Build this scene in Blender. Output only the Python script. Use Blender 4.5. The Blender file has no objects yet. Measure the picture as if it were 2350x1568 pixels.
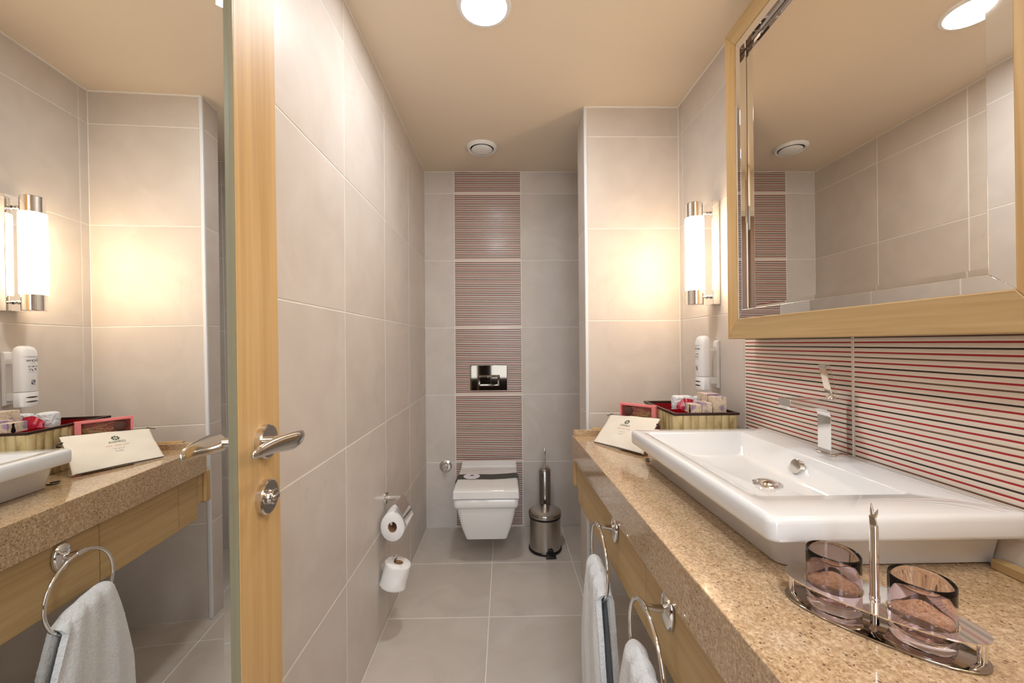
import bpy, bmesh, math, random
from math import sin, cos, pi, radians
from mathutils import Vector, Matrix
random.seed(7)
scn = bpy.context.scene
COL = scn.collection

# ------------------------------------------------------------------ camera
cam_d = bpy.data.cameras.new('camera'); cam = bpy.data.objects.new('camera', cam_d); COL.objects.link(cam)
cam_d.sensor_width = 36; cam_d.lens = 931.37 / 2350 * 36; cam_d.clip_start = .01; cam_d.clip_end = 50
_r = Vector((0.99980882, -0.01801429, -0.0076033)); _u = Vector((0.00750834, -0.00533299, 0.99995759)); _f = Vector((0.01805408, 0.99982351, 0.00519671))
cam.matrix_world = Matrix(((_r.x, _u.x, -_f.x, 0), (_r.y, _u.y, -_f.y, 0), (_r.z, _u.z, -_f.z, 1.2262), (0, 0, 0, 1)))
scn.camera = cam
# ------------------------------------------------------------------ world, exposure
w = bpy.data.worlds.new('world'); scn.world = w; w.use_nodes = True
w.node_tree.nodes['Background'].inputs[0].default_value = (.9, .93, 1, 1)
w.node_tree.nodes['Background'].inputs[1].default_value = .35
scn.view_settings.view_transform = 'Standard'; scn.view_settings.look = 'None'
scn.view_settings.exposure = 0.16; scn.view_settings.gamma = 1; scn.view_settings.use_curve_mapping = False
SCONCE_E, DOWN_E, CORR_W, ROOM2_W = 22.0, 18.0, 15.0, 5.0

def area_light(name, loc, rot, size, power, col, sy=None):
    d = bpy.data.lights.new(name, 'AREA'); d.energy = power; d.color = col; d.size = size
    if sy: d.shape = 'RECTANGLE'; d.size_y = sy
    else: d.shape = 'DISK'
    o = bpy.data.objects.new(name, d); COL.objects.link(o); o.location = loc; o.rotation_euler = rot
    return o
# the ceiling lamp in view, then unseen fill lights added around the doorway and corridor
area_light('ceiling_lamp_light', (-.062, 1.385, 2.372), (0, 0, 0), .15, 7.0, (.92, .96, 1))
area_light('entry_fill_light', (.46, .03, 2.372), (0, 0, 0), .15, ROOM2_W, (.90, .95, 1))
area_light('corridor_fill_light', (.1, -.75, 2.36), (0, 0, 0), .5, CORR_W, (.86, .93, 1), .5)
area_light('corridor_cool_fill', (.25, -2.05, 1.5), (radians(90), 0, 0), 1.0, 26, (.80, .90, 1), 1.8)

# ------------------------------------------------------------------ helpers
def srgb(r, g, b):
    f = lambda c: (c / 255 / 12.92) if c / 255 <= .04045 else ((c / 255 + .055) / 1.055) ** 2.4
    return (f(r), f(g), f(b), 1)
MATS = {}
def mat(name, color=(.8, .8, .8, 1), rough=.5, metal=0, spec=.5, coat=0, trans=0, ior=1.45, emis=None, estr=0, sheen=0):
    m = bpy.data.materials.new(name); m.use_nodes = True
    p = m.node_tree.nodes['Principled BSDF']
    p.inputs['Base Color'].default_value = color; p.inputs['Roughness'].default_value = rough
    p.inputs['Metallic'].default_value = metal; p.inputs['Specular IOR Level'].default_value = spec
    p.inputs['Coat Weight'].default_value = coat; p.inputs['Transmission Weight'].default_value = trans; p.inputs['IOR'].default_value = ior
    if sheen: p.inputs['Sheen Weight'].default_value = sheen
    if emis: p.inputs['Emission Color'].default_value = emis; p.inputs['Emission Strength'].default_value = estr
    MATS[name] = m
    return m
class NB:
    def __init__(s, m): s.nt = m.node_tree; s.p = s.nt.nodes['Principled BSDF']
    def n(s, t, **k):
        x = s.nt.nodes.new(t)
        for a, b in k.items():
            if a in x.inputs: x.inputs[a].default_value = b
            else: setattr(x, a, b)
        return x
    def l(s, a, b): s.nt.links.new(a, b)
    def ramp(s, fac, stops, interp='LINEAR'):
        r = s.n('ShaderNodeValToRGB'); r.color_ramp.interpolation = interp
        e = r.color_ramp.elements
        while len(e) < len(stops): e.new(.5)
        for i, (pos, c) in enumerate(stops): e[i].position = pos; e[i].color = c
        s.l(fac, r.inputs[0]); return r
    def math(s, op, a, b=None, c=None):
        x = s.n('ShaderNodeMath'); x.operation = op
        for i, v in enumerate((a, b, c)):
            if v is None: continue
            if isinstance(v, (int, float)): x.inputs[i].default_value = v
            else: s.l(v, x.inputs[i])
        return x.outputs[0]
    def mix(s, f, a, b, mode='MIX'):
        x = s.n('ShaderNodeMix'); x.data_type = 'RGBA'; x.blend_type = mode
        for k, v in ((0, f), (6, a), (7, b)):
            if isinstance(v, (int, float, tuple)): x.inputs[k].default_value = v
            else: s.l(v, x.inputs[k])
        return x.outputs[2]
    def bump(s, h, strength, dist):
        b = s.n('ShaderNodeBump'); b.inputs['Strength'].default_value = strength; b.inputs['Distance'].default_value = dist
        s.l(h, b.inputs['Height']); s.l(b.outputs[0], s.p.inputs['Normal']); return b

def tile_mat(name, c1, c2, cv, rough):
    m = mat(name, c1, rough); b = NB(m)
    tc = b.n('ShaderNodeTexCoord'); oi = b.n('ShaderNodeObjectInfo')
    sc = b.n('ShaderNodeVectorMath'); sc.operation = 'SCALE'; sc.inputs['Scale'].default_value = 37.0
    cx = b.n('ShaderNodeCombineXYZ')
    for i in range(3): b.l(oi.outputs['Random'], cx.inputs[i])
    b.l(cx.outputs[0], sc.inputs[0])
    ad = b.n('ShaderNodeVectorMath'); ad.operation = 'ADD'; b.l(tc.outputs['Object'], ad.inputs[0]); b.l(sc.outputs[0], ad.inputs[1])
    n1 = b.n('ShaderNodeTexNoise', Scale=4.5, Detail=5.0, Distortion=1.2); b.l(ad.outputs[0], n1.inputs['Vector'])
    base = b.ramp(n1.outputs['Fac'], [(.3, c1), (.7, c2)])
    n2 = b.n('ShaderNodeTexNoise', Scale=2.6, Detail=6.0, Distortion=2.2); b.l(ad.outputs[0], n2.inputs['Vector'])
    v = b.math('ABSOLUTE', b.math('SUBTRACT', n2.outputs['Fac'], .5))
    vein = b.ramp(v, [(0, (1, 1, 1, 1)), (.012, (0, 0, 0, 1))])
    n3 = b.n('ShaderNodeTexNoise', Scale=3.0, Detail=2.0); b.l(ad.outputs[0], n3.inputs['Vector'])
    msk = b.ramp(n3.outputs['Fac'], [(.5, (0, 0, 0, 1)), (.7, (1, 1, 1, 1))])
    f = b.math('MULTIPLY', b.math('MULTIPLY', vein.outputs[0], msk.outputs[0]), .16)
    col = b.mix(f, base.outputs[0], cv)
    n4 = b.n('ShaderNodeTexNoise', Scale=1.7, Detail=3.0); b.l(ad.outputs[0], n4.inputs['Vector'])
    lt = b.ramp(n4.outputs['Fac'], [(.45, (1, 1, 1, 1)), (.75, (1.07, 1.07, 1.08, 1))])
    col = b.mix(1.0, col, lt.outputs[0], 'MULTIPLY')
    hv = b.math('ADD', b.math('MULTIPLY', oi.outputs['Random'], .05), .975)
    hs = b.n('ShaderNodeHueSaturation'); b.l(hv, hs.inputs['Value']); b.l(col, hs.inputs['Color'])
    b.l(hs.outputs[0], b.p.inputs['Base Color'])
    return m
TILE = tile_mat('beige_marble_tile', srgb(203, 194, 186), srgb(212, 204, 197), srgb(172, 152, 136), .4)
FTILE = tile_mat('floor_tile_stone', srgb(192, 182, 172), srgb(203, 194, 185), srgb(168, 154, 140), .38)
GROUT = mat('white_grout', srgb(240, 236, 230), .8)
CAULK = mat('white_caulk', srgb(232, 228, 220), .55)
PLASTIC_TRIM = mat('white_plastic_trim', srgb(226, 228, 232), .35)
CEIL = mat('ceiling_paint', srgb(233, 219, 199), .75)
nb = NB(CEIL); _n = nb.n('ShaderNodeTexNoise', Scale=160.0, Detail=2.0); nb.bump(_n.outputs[0], .06, .002)

def stripe_mat(nm, hr, hk, redc, base):
    m = mat(nm, srgb(214, 200, 185), .22); b = NB(m)
    tc = b.n('ShaderNodeTexCoord'); sp = b.n('ShaderNodeSeparateXYZ'); b.l(tc.outputs['Object'], sp.inputs[0])
    P = .0245
    nz = b.n('ShaderNodeTexNoise', Scale=30.0, Detail=3.0); b.l(tc.outputs['Object'], nz.inputs['Vector'])
    wob = b.math('MULTIPLY', b.math('SUBTRACT', nz.outputs[0], .5), .0006)
    z = b.math('ADD', b.math('SUBTRACT', sp.outputs[2], .0188), wob)            # object origin sits on the tile's lower edge
    q = b.math('DIVIDE', z, P)
    fr = b.math('FRACT', b.math('ADD', q, .5))                                 # red line at .5
    dred = b.math('ABSOLUTE', b.math('SUBTRACT', fr, .5))
    red = b.math('LESS_THAN', dred, hr)
    fk = b.math('FRACT', q); ddk = b.math('ABSOLUTE', b.math('SUBTRACT', fk, .5))
    inz = b.math('MULTIPLY', b.math('GREATER_THAN', z, -.004), b.math('LESS_THAN', z, .4205))
    dk = b.math('LESS_THAN', ddk, hk)
    ln_ = b.n('ShaderNodeVectorMath'); ln_.operation = 'MULTIPLY'; b.l(tc.outputs['Object'], ln_.inputs[0]); ln_.inputs[1].default_value = (1, 1, 0)
    le = b.n('ShaderNodeVectorMath'); le.operation = 'LENGTH'; b.l(ln_.outputs[0], le.inputs[0])
    inz = b.math('MULTIPLY', inz, b.math('LESS_THAN', le.outputs['Value'], .2205))
    dk = b.math('MULTIPLY', dk, inz)
    red = b.math('MULTIPLY', red, inz)
    par = b.math('LESS_THAN', b.math('FRACT', b.math('MULTIPLY', b.math('FLOOR', q), .5)), .25)
    dcol = b.mix(par, srgb(104, 76, 62), srgb(44, 28, 20))
    c = b.mix(dk, base, dcol)
    c = b.mix(red, c, redc)
    b.l(c, b.p.inputs['Base Color'])
    line = b.math('MAXIMUM', red, dk)
    d = b.math('MINIMUM', dred, ddk)
    h = b.ramp(d, [(.06, (0, 0, 0, 1)), (.12, (.75, .75, .75, 1)), (.25, (1, 1, 1, 1))])
    h2 = b.math('ADD', h.outputs[0], b.math('MULTIPLY', nz.outputs[0], .25))
    b.bump(h2, .55, .0012)
    r = b.math('ADD', b.math('MULTIPLY', line, .12), .2); b.l(r, b.p.inputs['Roughness'])
    return m
STRIPE = stripe_mat('striped_tile', .078, .072, srgb(168, 28, 38), srgb(228, 216, 204))
STRIPE_B = stripe_mat('striped_tile_groove_shade', .115, .105, srgb(118, 26, 34), srgb(222, 206, 192))  # back wall copy: shade in the grooves put into wider, darker lines

def wood_mat(name, c1, c2, axis, rough=.5):
    m = mat(name, c1, rough); b = NB(m); tc = b.n('ShaderNodeTexCoord')
    mp = b.n('ShaderNodeMapping'); s = [70, 70, 70]; s[axis] = 2.2; mp.inputs['Scale'].default_value = s
    b.l(tc.outputs['Object'], mp.inputs[0])
    n = b.n('ShaderNodeTexNoise', Scale=1.0, Detail=6.0, Distortion=.6); b.l(mp.outputs[0], n.inputs['Vector'])
    mp2 = b.n('ShaderNodeMapping'); s2 = [18, 18, 18]; s2[axis] = .8; mp2.inputs['Scale'].default_value = s2
    b.l(tc.outputs['Object'], mp2.inputs[0])
    n2 = b.n('ShaderNodeTexNoise', Scale=1.0, Detail=3.0, Distortion=1.5); b.l(mp2.outputs[0], n2.inputs['Vector'])
    r = b.ramp(n.outputs[0], [(.3, c2), (.65, c1)])
    r2 = b.ramp(n2.outputs[0], [(.35, (.94, .93, .91, 1)), (.65, (1.02, 1.02, 1.0, 1))])
    b.l(b.mix(1.0, r.outputs[0], r2.outputs[0], 'MULTIPLY'), b.p.inputs['Base Color'])
    b.bump(n.outputs[0], .08, .0006)
    return m
OAK_Z = wood_mat('light_oak_vertical', srgb(206, 172, 120), srgb(190, 153, 101), 2)
OAK_Y = wood_mat('light_oak_along', srgb(194, 166, 120), srgb(178, 148, 103), 1)
OAK_X = wood_mat('light_oak_across', srgb(206, 170, 116), srgb(188, 148, 94), 0)
CORR_WOOD = wood_mat('corridor_wood', srgb(120, 78, 40), srgb(90, 56, 28), 2)

def granite():
    m = mat('beige_granite', srgb(198, 165, 125), .12, coat=.4); b = NB(m); tc = b.n('ShaderNodeTexCoord')
    n0 = b.n('ShaderNodeTexNoise', Scale=170.0, Detail=4.0); b.l(tc.outputs['Object'], n0.inputs['Vector'])
    base = b.ramp(n0.outputs[0], [(.28, srgb(156, 126, 95)), (.5, srgb(186, 158, 124)), (.72, srgb(208, 186, 154))])
    v = b.n('ShaderNodeTexVoronoi', Scale=200.0); v.inputs['Randomness'].default_value = 1
    wv = b.n('ShaderNodeTexNoise', Scale=90.0, Detail=2.0); b.l(tc.outputs['Object'], wv.inputs['Vector'])
    av = b.n('ShaderNodeVectorMath'); av.operation = 'MULTIPLY_ADD'; b.l(wv.outputs['Color'], av.inputs[0]); av.inputs[1].default_value = (.006, .006, .006); b.l(tc.outputs['Object'], av.inputs[2])
    b.l(av.outputs[0], v.inputs['Vector'])
    sel = b.n('ShaderNodeSeparateColor'); b.l(v.outputs['Color'], sel.inputs[0])
    dark = b.math('MULTIPLY', b.math('GREATER_THAN', sel.outputs[0], .80), b.math('LESS_THAN', v.outputs['Distance'], .33))
    v2 = b.n('ShaderNodeTexVoronoi', Scale=330.0); b.l(av.outputs[0], v2.inputs['Vector'])
    s2 = b.n('ShaderNodeSeparateColor'); b.l(v2.outputs['Color'], s2.inputs[0])
    brn = b.math('MULTIPLY', b.math('GREATER_THAN', s2.outputs[0], .6), b.math('LESS_THAN', v2.outputs['Distance'], .42))
    lit = b.math('MULTIPLY', b.math('GREATER_THAN', s2.outputs[1], .88), b.math('LESS_THAN', v2.outputs['Distance'], .4))
    c = b.mix(b.math('MULTIPLY', brn, .75), base.outputs[0], srgb(146, 114, 84))
    c = b.mix(b.math('MULTIPLY', lit, .4), c, srgb(225, 205, 178))
    c = b.mix(b.math('MULTIPLY', dark, b.math('ADD', b.math('MULTIPLY', sel.outputs[1], .6), .35)), c, srgb(90, 62, 48))
    b.l(c, b.p.inputs['Base Color'])
    return m
GRANITE = granite()
CHROME = mat('polished_chrome', (.82, .81, .80, 1), .06, 1)
CHROME_WARM = mat('polished_nickel', (.72, .68, .63, 1), .12, 1)
DARK_CHROME = mat('dark_polished_steel', (.42, .38, .34, 1), .08, 1)
FLUSH = mat('chrome_dark_reflection', (.20, .165, .13, 1), .04, 1)  # chrome plate, the dark reflection it shows is put into its colour
STEEL = mat('brushed_steel', (.5, .46, .42, 1), .2, 1)
MIRROR_W = mat('wall_mirror_glass', (.82, .775, .71, 1), .0, 1)
MIRROR = mat('mirror_glass', (.93, .94, .92, 1), .0, 1)
LIP = mat('mirror_border', (.85, .84, .82, 1), .02, 1)
GLASS_EDGE = mat('glass_edge', srgb(128, 120, 96), .3)
CERAMIC = mat('white_ceramic', srgb(222, 224, 227), .07, coat=.6)
CERAMIC_T = mat('white_toilet_ceramic', srgb(232, 230, 228), .12, coat=.4)
WHITE_PL = mat('white_plastic', srgb(240, 240, 240), .3)
BLACK_PL = mat('black_plastic', srgb(18, 16, 16), .3)
DARK_LINER = mat('dark_bin_liner', srgb(30, 30, 34), .25)
PAPER = mat('tissue_paper', srgb(244, 242, 240), .9)
CARDBOARD = mat('cardboard_core', srgb(176, 140, 104), .9)
PRINT_DARK = mat('dark_print', srgb(40, 38, 62), .6)
GREEN_PRINT = mat('green_print', srgb(20, 72, 48), .6)
GREY_GREEN = mat('grey_green_print', srgb(92, 104, 84), .6)
ORANGE_PRINT = mat('orange_print', srgb(205, 110, 55), .6)
PALE_RED_PRINT = mat('pale_red_print', srgb(212, 160, 132), .7)
GREY_PRINT = mat('grey_print', srgb(165, 150, 148), .7)
GOLD_PRINT = mat('gold_print', srgb(190, 150, 80), .5)
RED_LINER = mat('dark_red_lacquer', srgb(140, 8, 20), .25)
RIM_WOOD = mat('dark_brown_lacquer', srgb(50, 30, 22), .25)
RED_FOIL = mat('red_satin_foil', srgb(180, 20, 52), .28, coat=.5)
PINK = mat('pink_card', srgb(225, 130, 130), .6)
PINK_IN = mat('pink_card_inside', srgb(180, 100, 96), .7)
STRAW = mat('raffia_straw', srgb(214, 176, 128), .8)
BRISTLE = mat('brown_brush', srgb(104, 72, 62), .9)
CLEAR = mat('clear_film', (1, 1, 1, 1), .02, trans=1, ior=1.02)
SLOT = mat('dark_slot', srgb(70, 55, 35), .6)
BAMBOO = mat('split_bamboo', srgb(205, 188, 140), .35)
b = NB(BAMBOO); tc = b.n('ShaderNodeTexCoord'); mp = b.n('ShaderNodeMapping'); mp.inputs['Scale'].default_value = (30, 30, 14); b.l(tc.outputs['Object'], mp.inputs[0])
oi = b.n('ShaderNodeObjectInfo'); n = b.n('ShaderNodeTexNoise', Scale=1.0, Detail=3.0); n.noise_dimensions = '4D'; b.l(mp.outputs[0], n.inputs['Vector']); b.l(b.math('MULTIPLY', oi.outputs['Random'], 30.0), n.inputs['W'])
r = b.ramp(n.outputs[0], [(.3, srgb(150, 128, 84)), (.55, srgb(208, 190, 142)), (.8, srgb(222, 208, 165))]); b.l(r.outputs[0], b.p.inputs['Base Color'])
CANVAS = mat('cream_canvas', srgb(232, 224, 210), .85)
b = NB(CANVAS); n = b.n('ShaderNodeTexNoise', Scale=900.0, Detail=1.0); b.bump(n.outputs[0], .15, .0004)
def terry(name, c):
    m = mat(name, c, .95, sheen=.3); b = NB(m); tc = b.n('ShaderNodeTexCoord')
    n = b.n('ShaderNodeTexNoise', Scale=420.0, Detail=3.0); b.l(tc.outputs['Object'], n.inputs['Vector'])
    n2 = b.n('ShaderNodeTexNoise', Scale=110.0, Detail=3.0); b.l(tc.outputs['Object'], n2.inputs['Vector'])
    h = b.math('ADD', n.outputs[0], n2.outputs[0]); b.bump(h, .9, .0035); return m
TERRY = terry('white_terry', srgb(238, 240, 243))
def sketch_paper():
    m = mat('sketch_print_card', srgb(222, 205, 180), .6); b = NB(m); tc = b.n('ShaderNodeTexCoord'); oi = b.n('ShaderNodeObjectInfo')
    mp = b.n('ShaderNodeMapping'); b.l(tc.outputs['Object'], mp.inputs[0]); cx = b.n('ShaderNodeCombineXYZ')
    for i in range(3): b.l(b.math('MULTIPLY', oi.outputs['Random'], 9.0), cx.inputs[i])
    b.l(cx.outputs[0], mp.inputs['Location'])
    n = b.n('ShaderNodeTexNoise', Scale=55.0, Detail=3.0, Distortion=2.5); b.l(mp.outputs[0], n.inputs['Vector'])
    v = b.math('ABSOLUTE', b.math('SUBTRACT', n.outputs[0], .5)); ln = b.ramp(v, [(0, (1, 1, 1, 1)), (.03, (0, 0, 0, 1))])
    n2 = b.n('ShaderNodeTexNoise', Scale=26.0, Detail=1.0); b.l(mp.outputs[0], n2.inputs['Vector'])
    base = b.ramp(n2.outputs[0], [(.38, srgb(170, 150, 175)), (.47, srgb(226, 208, 184)), (.62, srgb(232, 214, 188)), (.72, srgb(215, 190, 180))])
    c = b.mix(b.math('MULTIPLY', ln.outputs[0], .7), base.outputs[0], srgb(88, 62, 52)); b.l(c, b.p.inputs['Base Color']); return m
SKETCH = sketch_paper()
OPAL = mat('lit_opal_glass', (1, .9, .75, 1), .3, emis=(1, .77, .51, 1), estr=SCONCE_E)
LAMP_DISC = mat('lit_diffuser', (1, .95, .85, 1), .4, emis=(1, .96, .90, 1), estr=DOWN_E)
TINT_GLASS = mat('plum_tinted_glass', (.93, .83, .86, 1), .0, trans=1, ior=1.35)
RIBBON = mat('dark_green_ribbon', srgb(40, 44, 34), .3)
FILTER = CAULK

# ------------------------------------------------------------------ object helpers
def link(o, parent=None):
    COL.objects.link(o)
    if parent is not None: o.parent = parent
    return o
def tag(o, label=None, cat=None, group=None, kind=None):
    if label: o['label'] = label
    if cat: o['category'] = cat
    if group: o['group'] = group
    if kind: o['kind'] = kind
    return o
def empty(name, loc=(0, 0, 0), rotz=0):
    o = bpy.data.objects.new(name, None); link(o); o.location = loc; o.rotation_euler = (0, 0, rotz); o.empty_display_size = .05
    return o
def mesh_obj(name, verts, faces, m, parent=None, smooth=False, origin=None, bevel=0, seg=2, subsurf=0, auto=None):
    me = bpy.data.meshes.new(name)
    org = Vector(origin) if origin is not None else Vector((0, 0, 0))
    me.from_pydata([tuple(Vector(v) - org) for v in verts], [], faces)
    bm = bmesh.new(); bm.from_mesh(me); bmesh.ops.recalc_face_normals(bm, faces=bm.faces); bm.to_mesh(me); bm.free()
    if isinstance(m, (list, tuple)):
        for x in m: me.materials.append(x)
    else: me.materials.append(m)
    if smooth: me.polygons.foreach_set('use_smooth', [True] * len(me.polygons))
    o = bpy.data.objects.new(name, me); link(o, parent); o.location = org
    if bevel:
        bv = o.modifiers.new('bevel', 'BEVEL'); bv.width = bevel; bv.segments = seg; bv.limit_method = 'ANGLE'; bv.angle_limit = radians(40)
        if auto is None: auto = 40
    if subsurf:
        s = o.modifiers.new('sub', 'SUBSURF'); s.levels = s.render_levels = subsurf
    if auto:
        me.polygons.foreach_set('use_smooth', [True] * len(me.polygons))
        me.set_sharp_from_angle(angle=radians(auto))
        if bevel:
            wn = o.modifiers.new('wn', 'WEIGHTED_NORMAL'); wn.keep_sharp = True
    return o
def hexa(name, c8, m, parent=None, **k):
    """c8: 4 bottom corners then 4 top corners, same order"""
    f = [(0, 3, 2, 1), (4, 5, 6, 7), (0, 1, 5, 4), (1, 2, 6, 5), (2, 3, 7, 6), (3, 0, 4, 7)]
    if 'origin' not in k:
        k['origin'] = tuple(sum(v[i] for v in c8) / 8 for i in range(3))
    return mesh_obj(name, c8, f, m, parent, **k)
def box(name, x0, x1, y0, y1, z0, z1, m, parent=None, **k):
    return hexa(name, [(x0, y0, z0), (x1, y0, z0), (x1, y1, z0), (x0, y1, z0), (x0, y0, z1), (x1, y0, z1), (x1, y1, z1), (x0, y1, z1)], m, parent, **k)
def frame_of(d):
    d = Vector(d).normalized(); a = Vector((0, 0, 1)) if abs(d.z) < .9 else Vector((1, 0, 0))
    u = d.cross(a).normalized(); v = d.cross(u).normalized(); return u, v, d
def lathe(name, prof, m, parent=None, loc=(0, 0, 0), axis=(0, 0, 1), seg=40, smooth=True, auto=35, close=True, sx=1, sy=1):
    """prof: (radius, height) points along the axis from loc"""
    if Vector(axis) == Vector((0, 0, 1)): u, v, d = Vector((1, 0, 0)), Vector((0, 1, 0)), Vector((0, 0, 1))
    else: u, v, d = frame_of(axis)
    V = []; F = []; L = Vector(loc)
    rings = []
    for r, h in prof:
        if r < 1e-6: rings.append([len(V)]); V.append(L + d * h)
        else:
            rings.append(list(range(len(V), len(V) + seg)))
            for i in range(seg):
                a = 2 * pi * i / seg; V.append(L + u * r * cos(a) * sx + v * r * sin(a) * sy + d * h)
    for a, c in zip(rings, rings[1:]):
        for i in range(seg):
            j = (i + 1) % seg
            if len(a) == 1 and len(c) == 1: break
            if len(a) == 1: F.append((a[0], c[i], c[j]))
            elif len(c) == 1: F.append((a[i], a[j], c[0]))
            else: F.append((a[i], a[j], c[j], c[i]))
    if close:
        if len(rings[0]) > 1: F.append(tuple(reversed(rings[0])))
        if len(rings[-1]) > 1: F.append(tuple(rings[-1]))
    return mesh_obj(name, V, F, m, parent, origin=loc, auto=auto if smooth else None)
def tube(name, pts, r, m, parent=None, seg=12, closed=False, origin=None, flat=None, radii=None):
    pts = [Vector(p) for p in pts]; n = len(pts); V = []; F = []
    prev = None
    for i, p in enumerate(pts):
        a = pts[i - 1] if (i > 0 or closed) else p; c = pts[(i + 1) % n] if (i < n - 1 or closed) else p
        d = (c - a).normalized()
        if prev is None: u, v, _ = frame_of(d)
        else:
            u = (prev - d * prev.dot(d)).normalized(); v = d.cross(u).normalized()
        prev = u
        rr = radii[i] if radii else r
        for k in range(seg):
            t = 2 * pi * k / seg
            V.append(p + (u * cos(t) + v * sin(t) * (flat or 1)) * rr)
    for i in range(n if closed else n - 1):
        j = (i + 1) % n
        for k in range(seg):
            l = (k + 1) % seg; F.append((i * seg + k, i * seg + l, j * seg + l, j * seg + k))
    if not closed: F.append(tuple(range(seg))[::-1]); F.append(tuple(range((n - 1) * seg, n * seg)))
    return mesh_obj(name, V, F, m, parent, origin=origin if origin is not None else pts[0], auto=50)
def rq(c4, z, r, n=5):
    """rounded quad loop; c4 = corners (x,y) in order; z number"""
    out = []
    c = [Vector((p[0], p[1])) for p in c4]
    for i in range(4):
        p = c[i]; a = (c[i - 1] - p).normalized(); e = (c[(i + 1) % 4] - p).normalized()
        rr = max(r[i] if isinstance(r, (list, tuple)) else r, 1e-4)
        p0 = p + a * rr; p1 = p + e * rr
        for k in range(n + 1):
            t = k / n; q = p0 * (1 - t) ** 2 + p * 2 * t * (1 - t) + p1 * t * t
            out.append((q.x, q.y, z))
    return out
def loft(name, loops, m, parent=None, cap0=True, cap1=True, auto=35, origin=None, **k):
    V = []; F = []; n = len(loops[0])
    for l in loops: V += l
    for i in range(len(loops) - 1):
        for j in range(n):
            l = (j + 1) % n; F.append((i * n + j, i * n + l, (i + 1) * n + l, (i + 1) * n + j))
    if cap0: F.append(tuple(range(n))[::-1])
    if cap1: F.append(tuple(range((len(loops) - 1) * n, len(loops) * n)))
    if origin is None: origin = tuple(sum(v[i] for v in V) / len(V) for i in range(3))
    return mesh_obj(name, V, F, m, parent, origin=origin, auto=auto, **k)
def text_geo(s, size, extrude=0):
    cu = bpy.data.curves.new('t', 'FONT'); cu.body = s; cu.size = size; cu.align_x = 'CENTER'; cu.resolution_u = 3
    o = bpy.data.objects.new('t', cu); COL.objects.link(o)
    me = bpy.data.meshes.new_from_object(o)
    V = [tuple(v.co) for v in me.vertices]; F = [tuple(p.vertices) for p in me.polygons]
    bpy.data.objects.remove(o); bpy.data.meshes.remove(me); bpy.data.curves.remove(cu)
    return V, F
def mapped_text(name, s, width, fn, m, parent, height=None):
    V, F = text_geo(s, 1.0)
    x0 = min(v[0] for v in V); x1 = max(v[0] for v in V); y1 = max(v[1] for v in V); y0 = min(v[1] for v in V)
    sx = width / (x1 - x0); sy = (height / (y1 - y0)) if height else sx
    V2 = [fn((v[0] - (x0 + x1) / 2) * sx, (v[1] - y0) * sy) for v in V]
    return mesh_obj(name, V2, F, m, parent, origin=V2[0])

# ------------------------------------------------------------------ dimensions
XL, YB, ZC = -.5291, 2.7243, 2.3833
XC, YC, YCR = .3957, 1.9733, 2.150
YF = -.12                                   # the wall the door opens in
def XR(y): return .8603 + .0100 * (1.9733 - y)
ROWS = [0, .4355, .8855, 1.3355, 1.7855, 2.2355, ZC]
G = .0018                                   # half a joint
TH = .006
def tile(parent, P, U, V, N, u0, u1, v0, v1, m, name='tile'):
    """one tile on the plane through P spanned by U,V, facing N; a chamfered slab"""
    P, U, V, N = map(Vector, (P, U, V, N))
    u0 += G; u1 -= G; v0 += G; v1 -= G
    if u1 - u0 < .004 or v1 - v0 < .004: return
    c = .0012
    base = [P + U * a + V * bb - N * TH for a, bb in ((u0, v0), (u1, v0), (u1, v1), (u0, v1))]
    mid = [p + N * (TH - c) for p in base]
    top = [P + U * a + V * bb for a, bb in ((u0 + c, v0 + c), (u1 - c, v0 + c), (u1 - c, v1 - c), (u0 + c, v1 - c))]
    Vv = base + mid + top
    F = [(0, 1, 5, 4), (1, 2, 6, 5), (2, 3, 7, 6), (3, 0, 4, 7), (4, 5, 9, 8), (5, 6, 10, 9), (6, 7, 11, 10), (7, 4, 8, 11), (8, 9, 10, 11), (3, 2, 1, 0)]
    o = mesh_obj(name, Vv, F, m, parent, origin=P + U * (u0 + u1) / 2 + V * (v0 - G))
    o.location -= parent.location
    return o
def tiled(parent, P, U, N, ucuts, m=TILE, rows=ROWS, stripes=(), V=(0, 0, 1)):
    for i in range(len(ucuts) - 1):
        for j in range(len(rows) - 1):
            st = i in stripes
            t = tile(parent, P, U, V, N, ucuts[i], ucuts[i + 1], rows[j], rows[j + 1], STRIPE_B if st else m, 'tile')
            if t is not None and st: t['label'] = 'tile with red and brown pinstripes'
D_ = TH + .0012   # grout plane sits this far behind tile faces
# ------------------------------------------------------------------ shell
fl = box('floor', XL - .1, XR(YF) + .05, YF - 2.2, YB + .1, -.08, -.0015, GROUT); tag(fl, 'beige stone tiled bathroom floor', kind='structure')
ys = [2.2796 + .45 - .0053] + [2.2796 - .45 * k for k in range(0, 6)]
ys = sorted(ys); ys[0] = YF
xs = [XL, -.0794, .3706, .8206, XR(YF)]
for i in range(4):
    for j in range(len(ys) - 1):
        x0, x1, y0, y1 = xs[i], xs[i + 1], ys[j], ys[j + 1]
        if x1 > XR(y0): x1 = XR(y1) - .001
        if x0 > .39 and y0 > YC and False: continue
        tile(fl, (0, 0, 0), (1, 0, 0), (0, 1, 0), (0, 0, 1), x0, x1, y0, y1, FTILE)
ce = box('ceiling', XL - .1, 1.0, YF - 2.2, YB + .1, ZC, ZC + .08, CEIL); tag(ce, 'cream painted flat ceiling', kind='structure')
wl = box('wall_left', XL - .1, XL - .0012, YF, YB + .1, 0, ZC, GROUT); tag(wl, 'left wall of large beige marble tiles', kind='structure')
uc = sorted([YB] + [2.2582 - .45 * k for k in range(6)]); uc[0] = YF
tiled(wl, (XL, 0, 0), (0, 1, 0), (1, 0, 0), uc)
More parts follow.
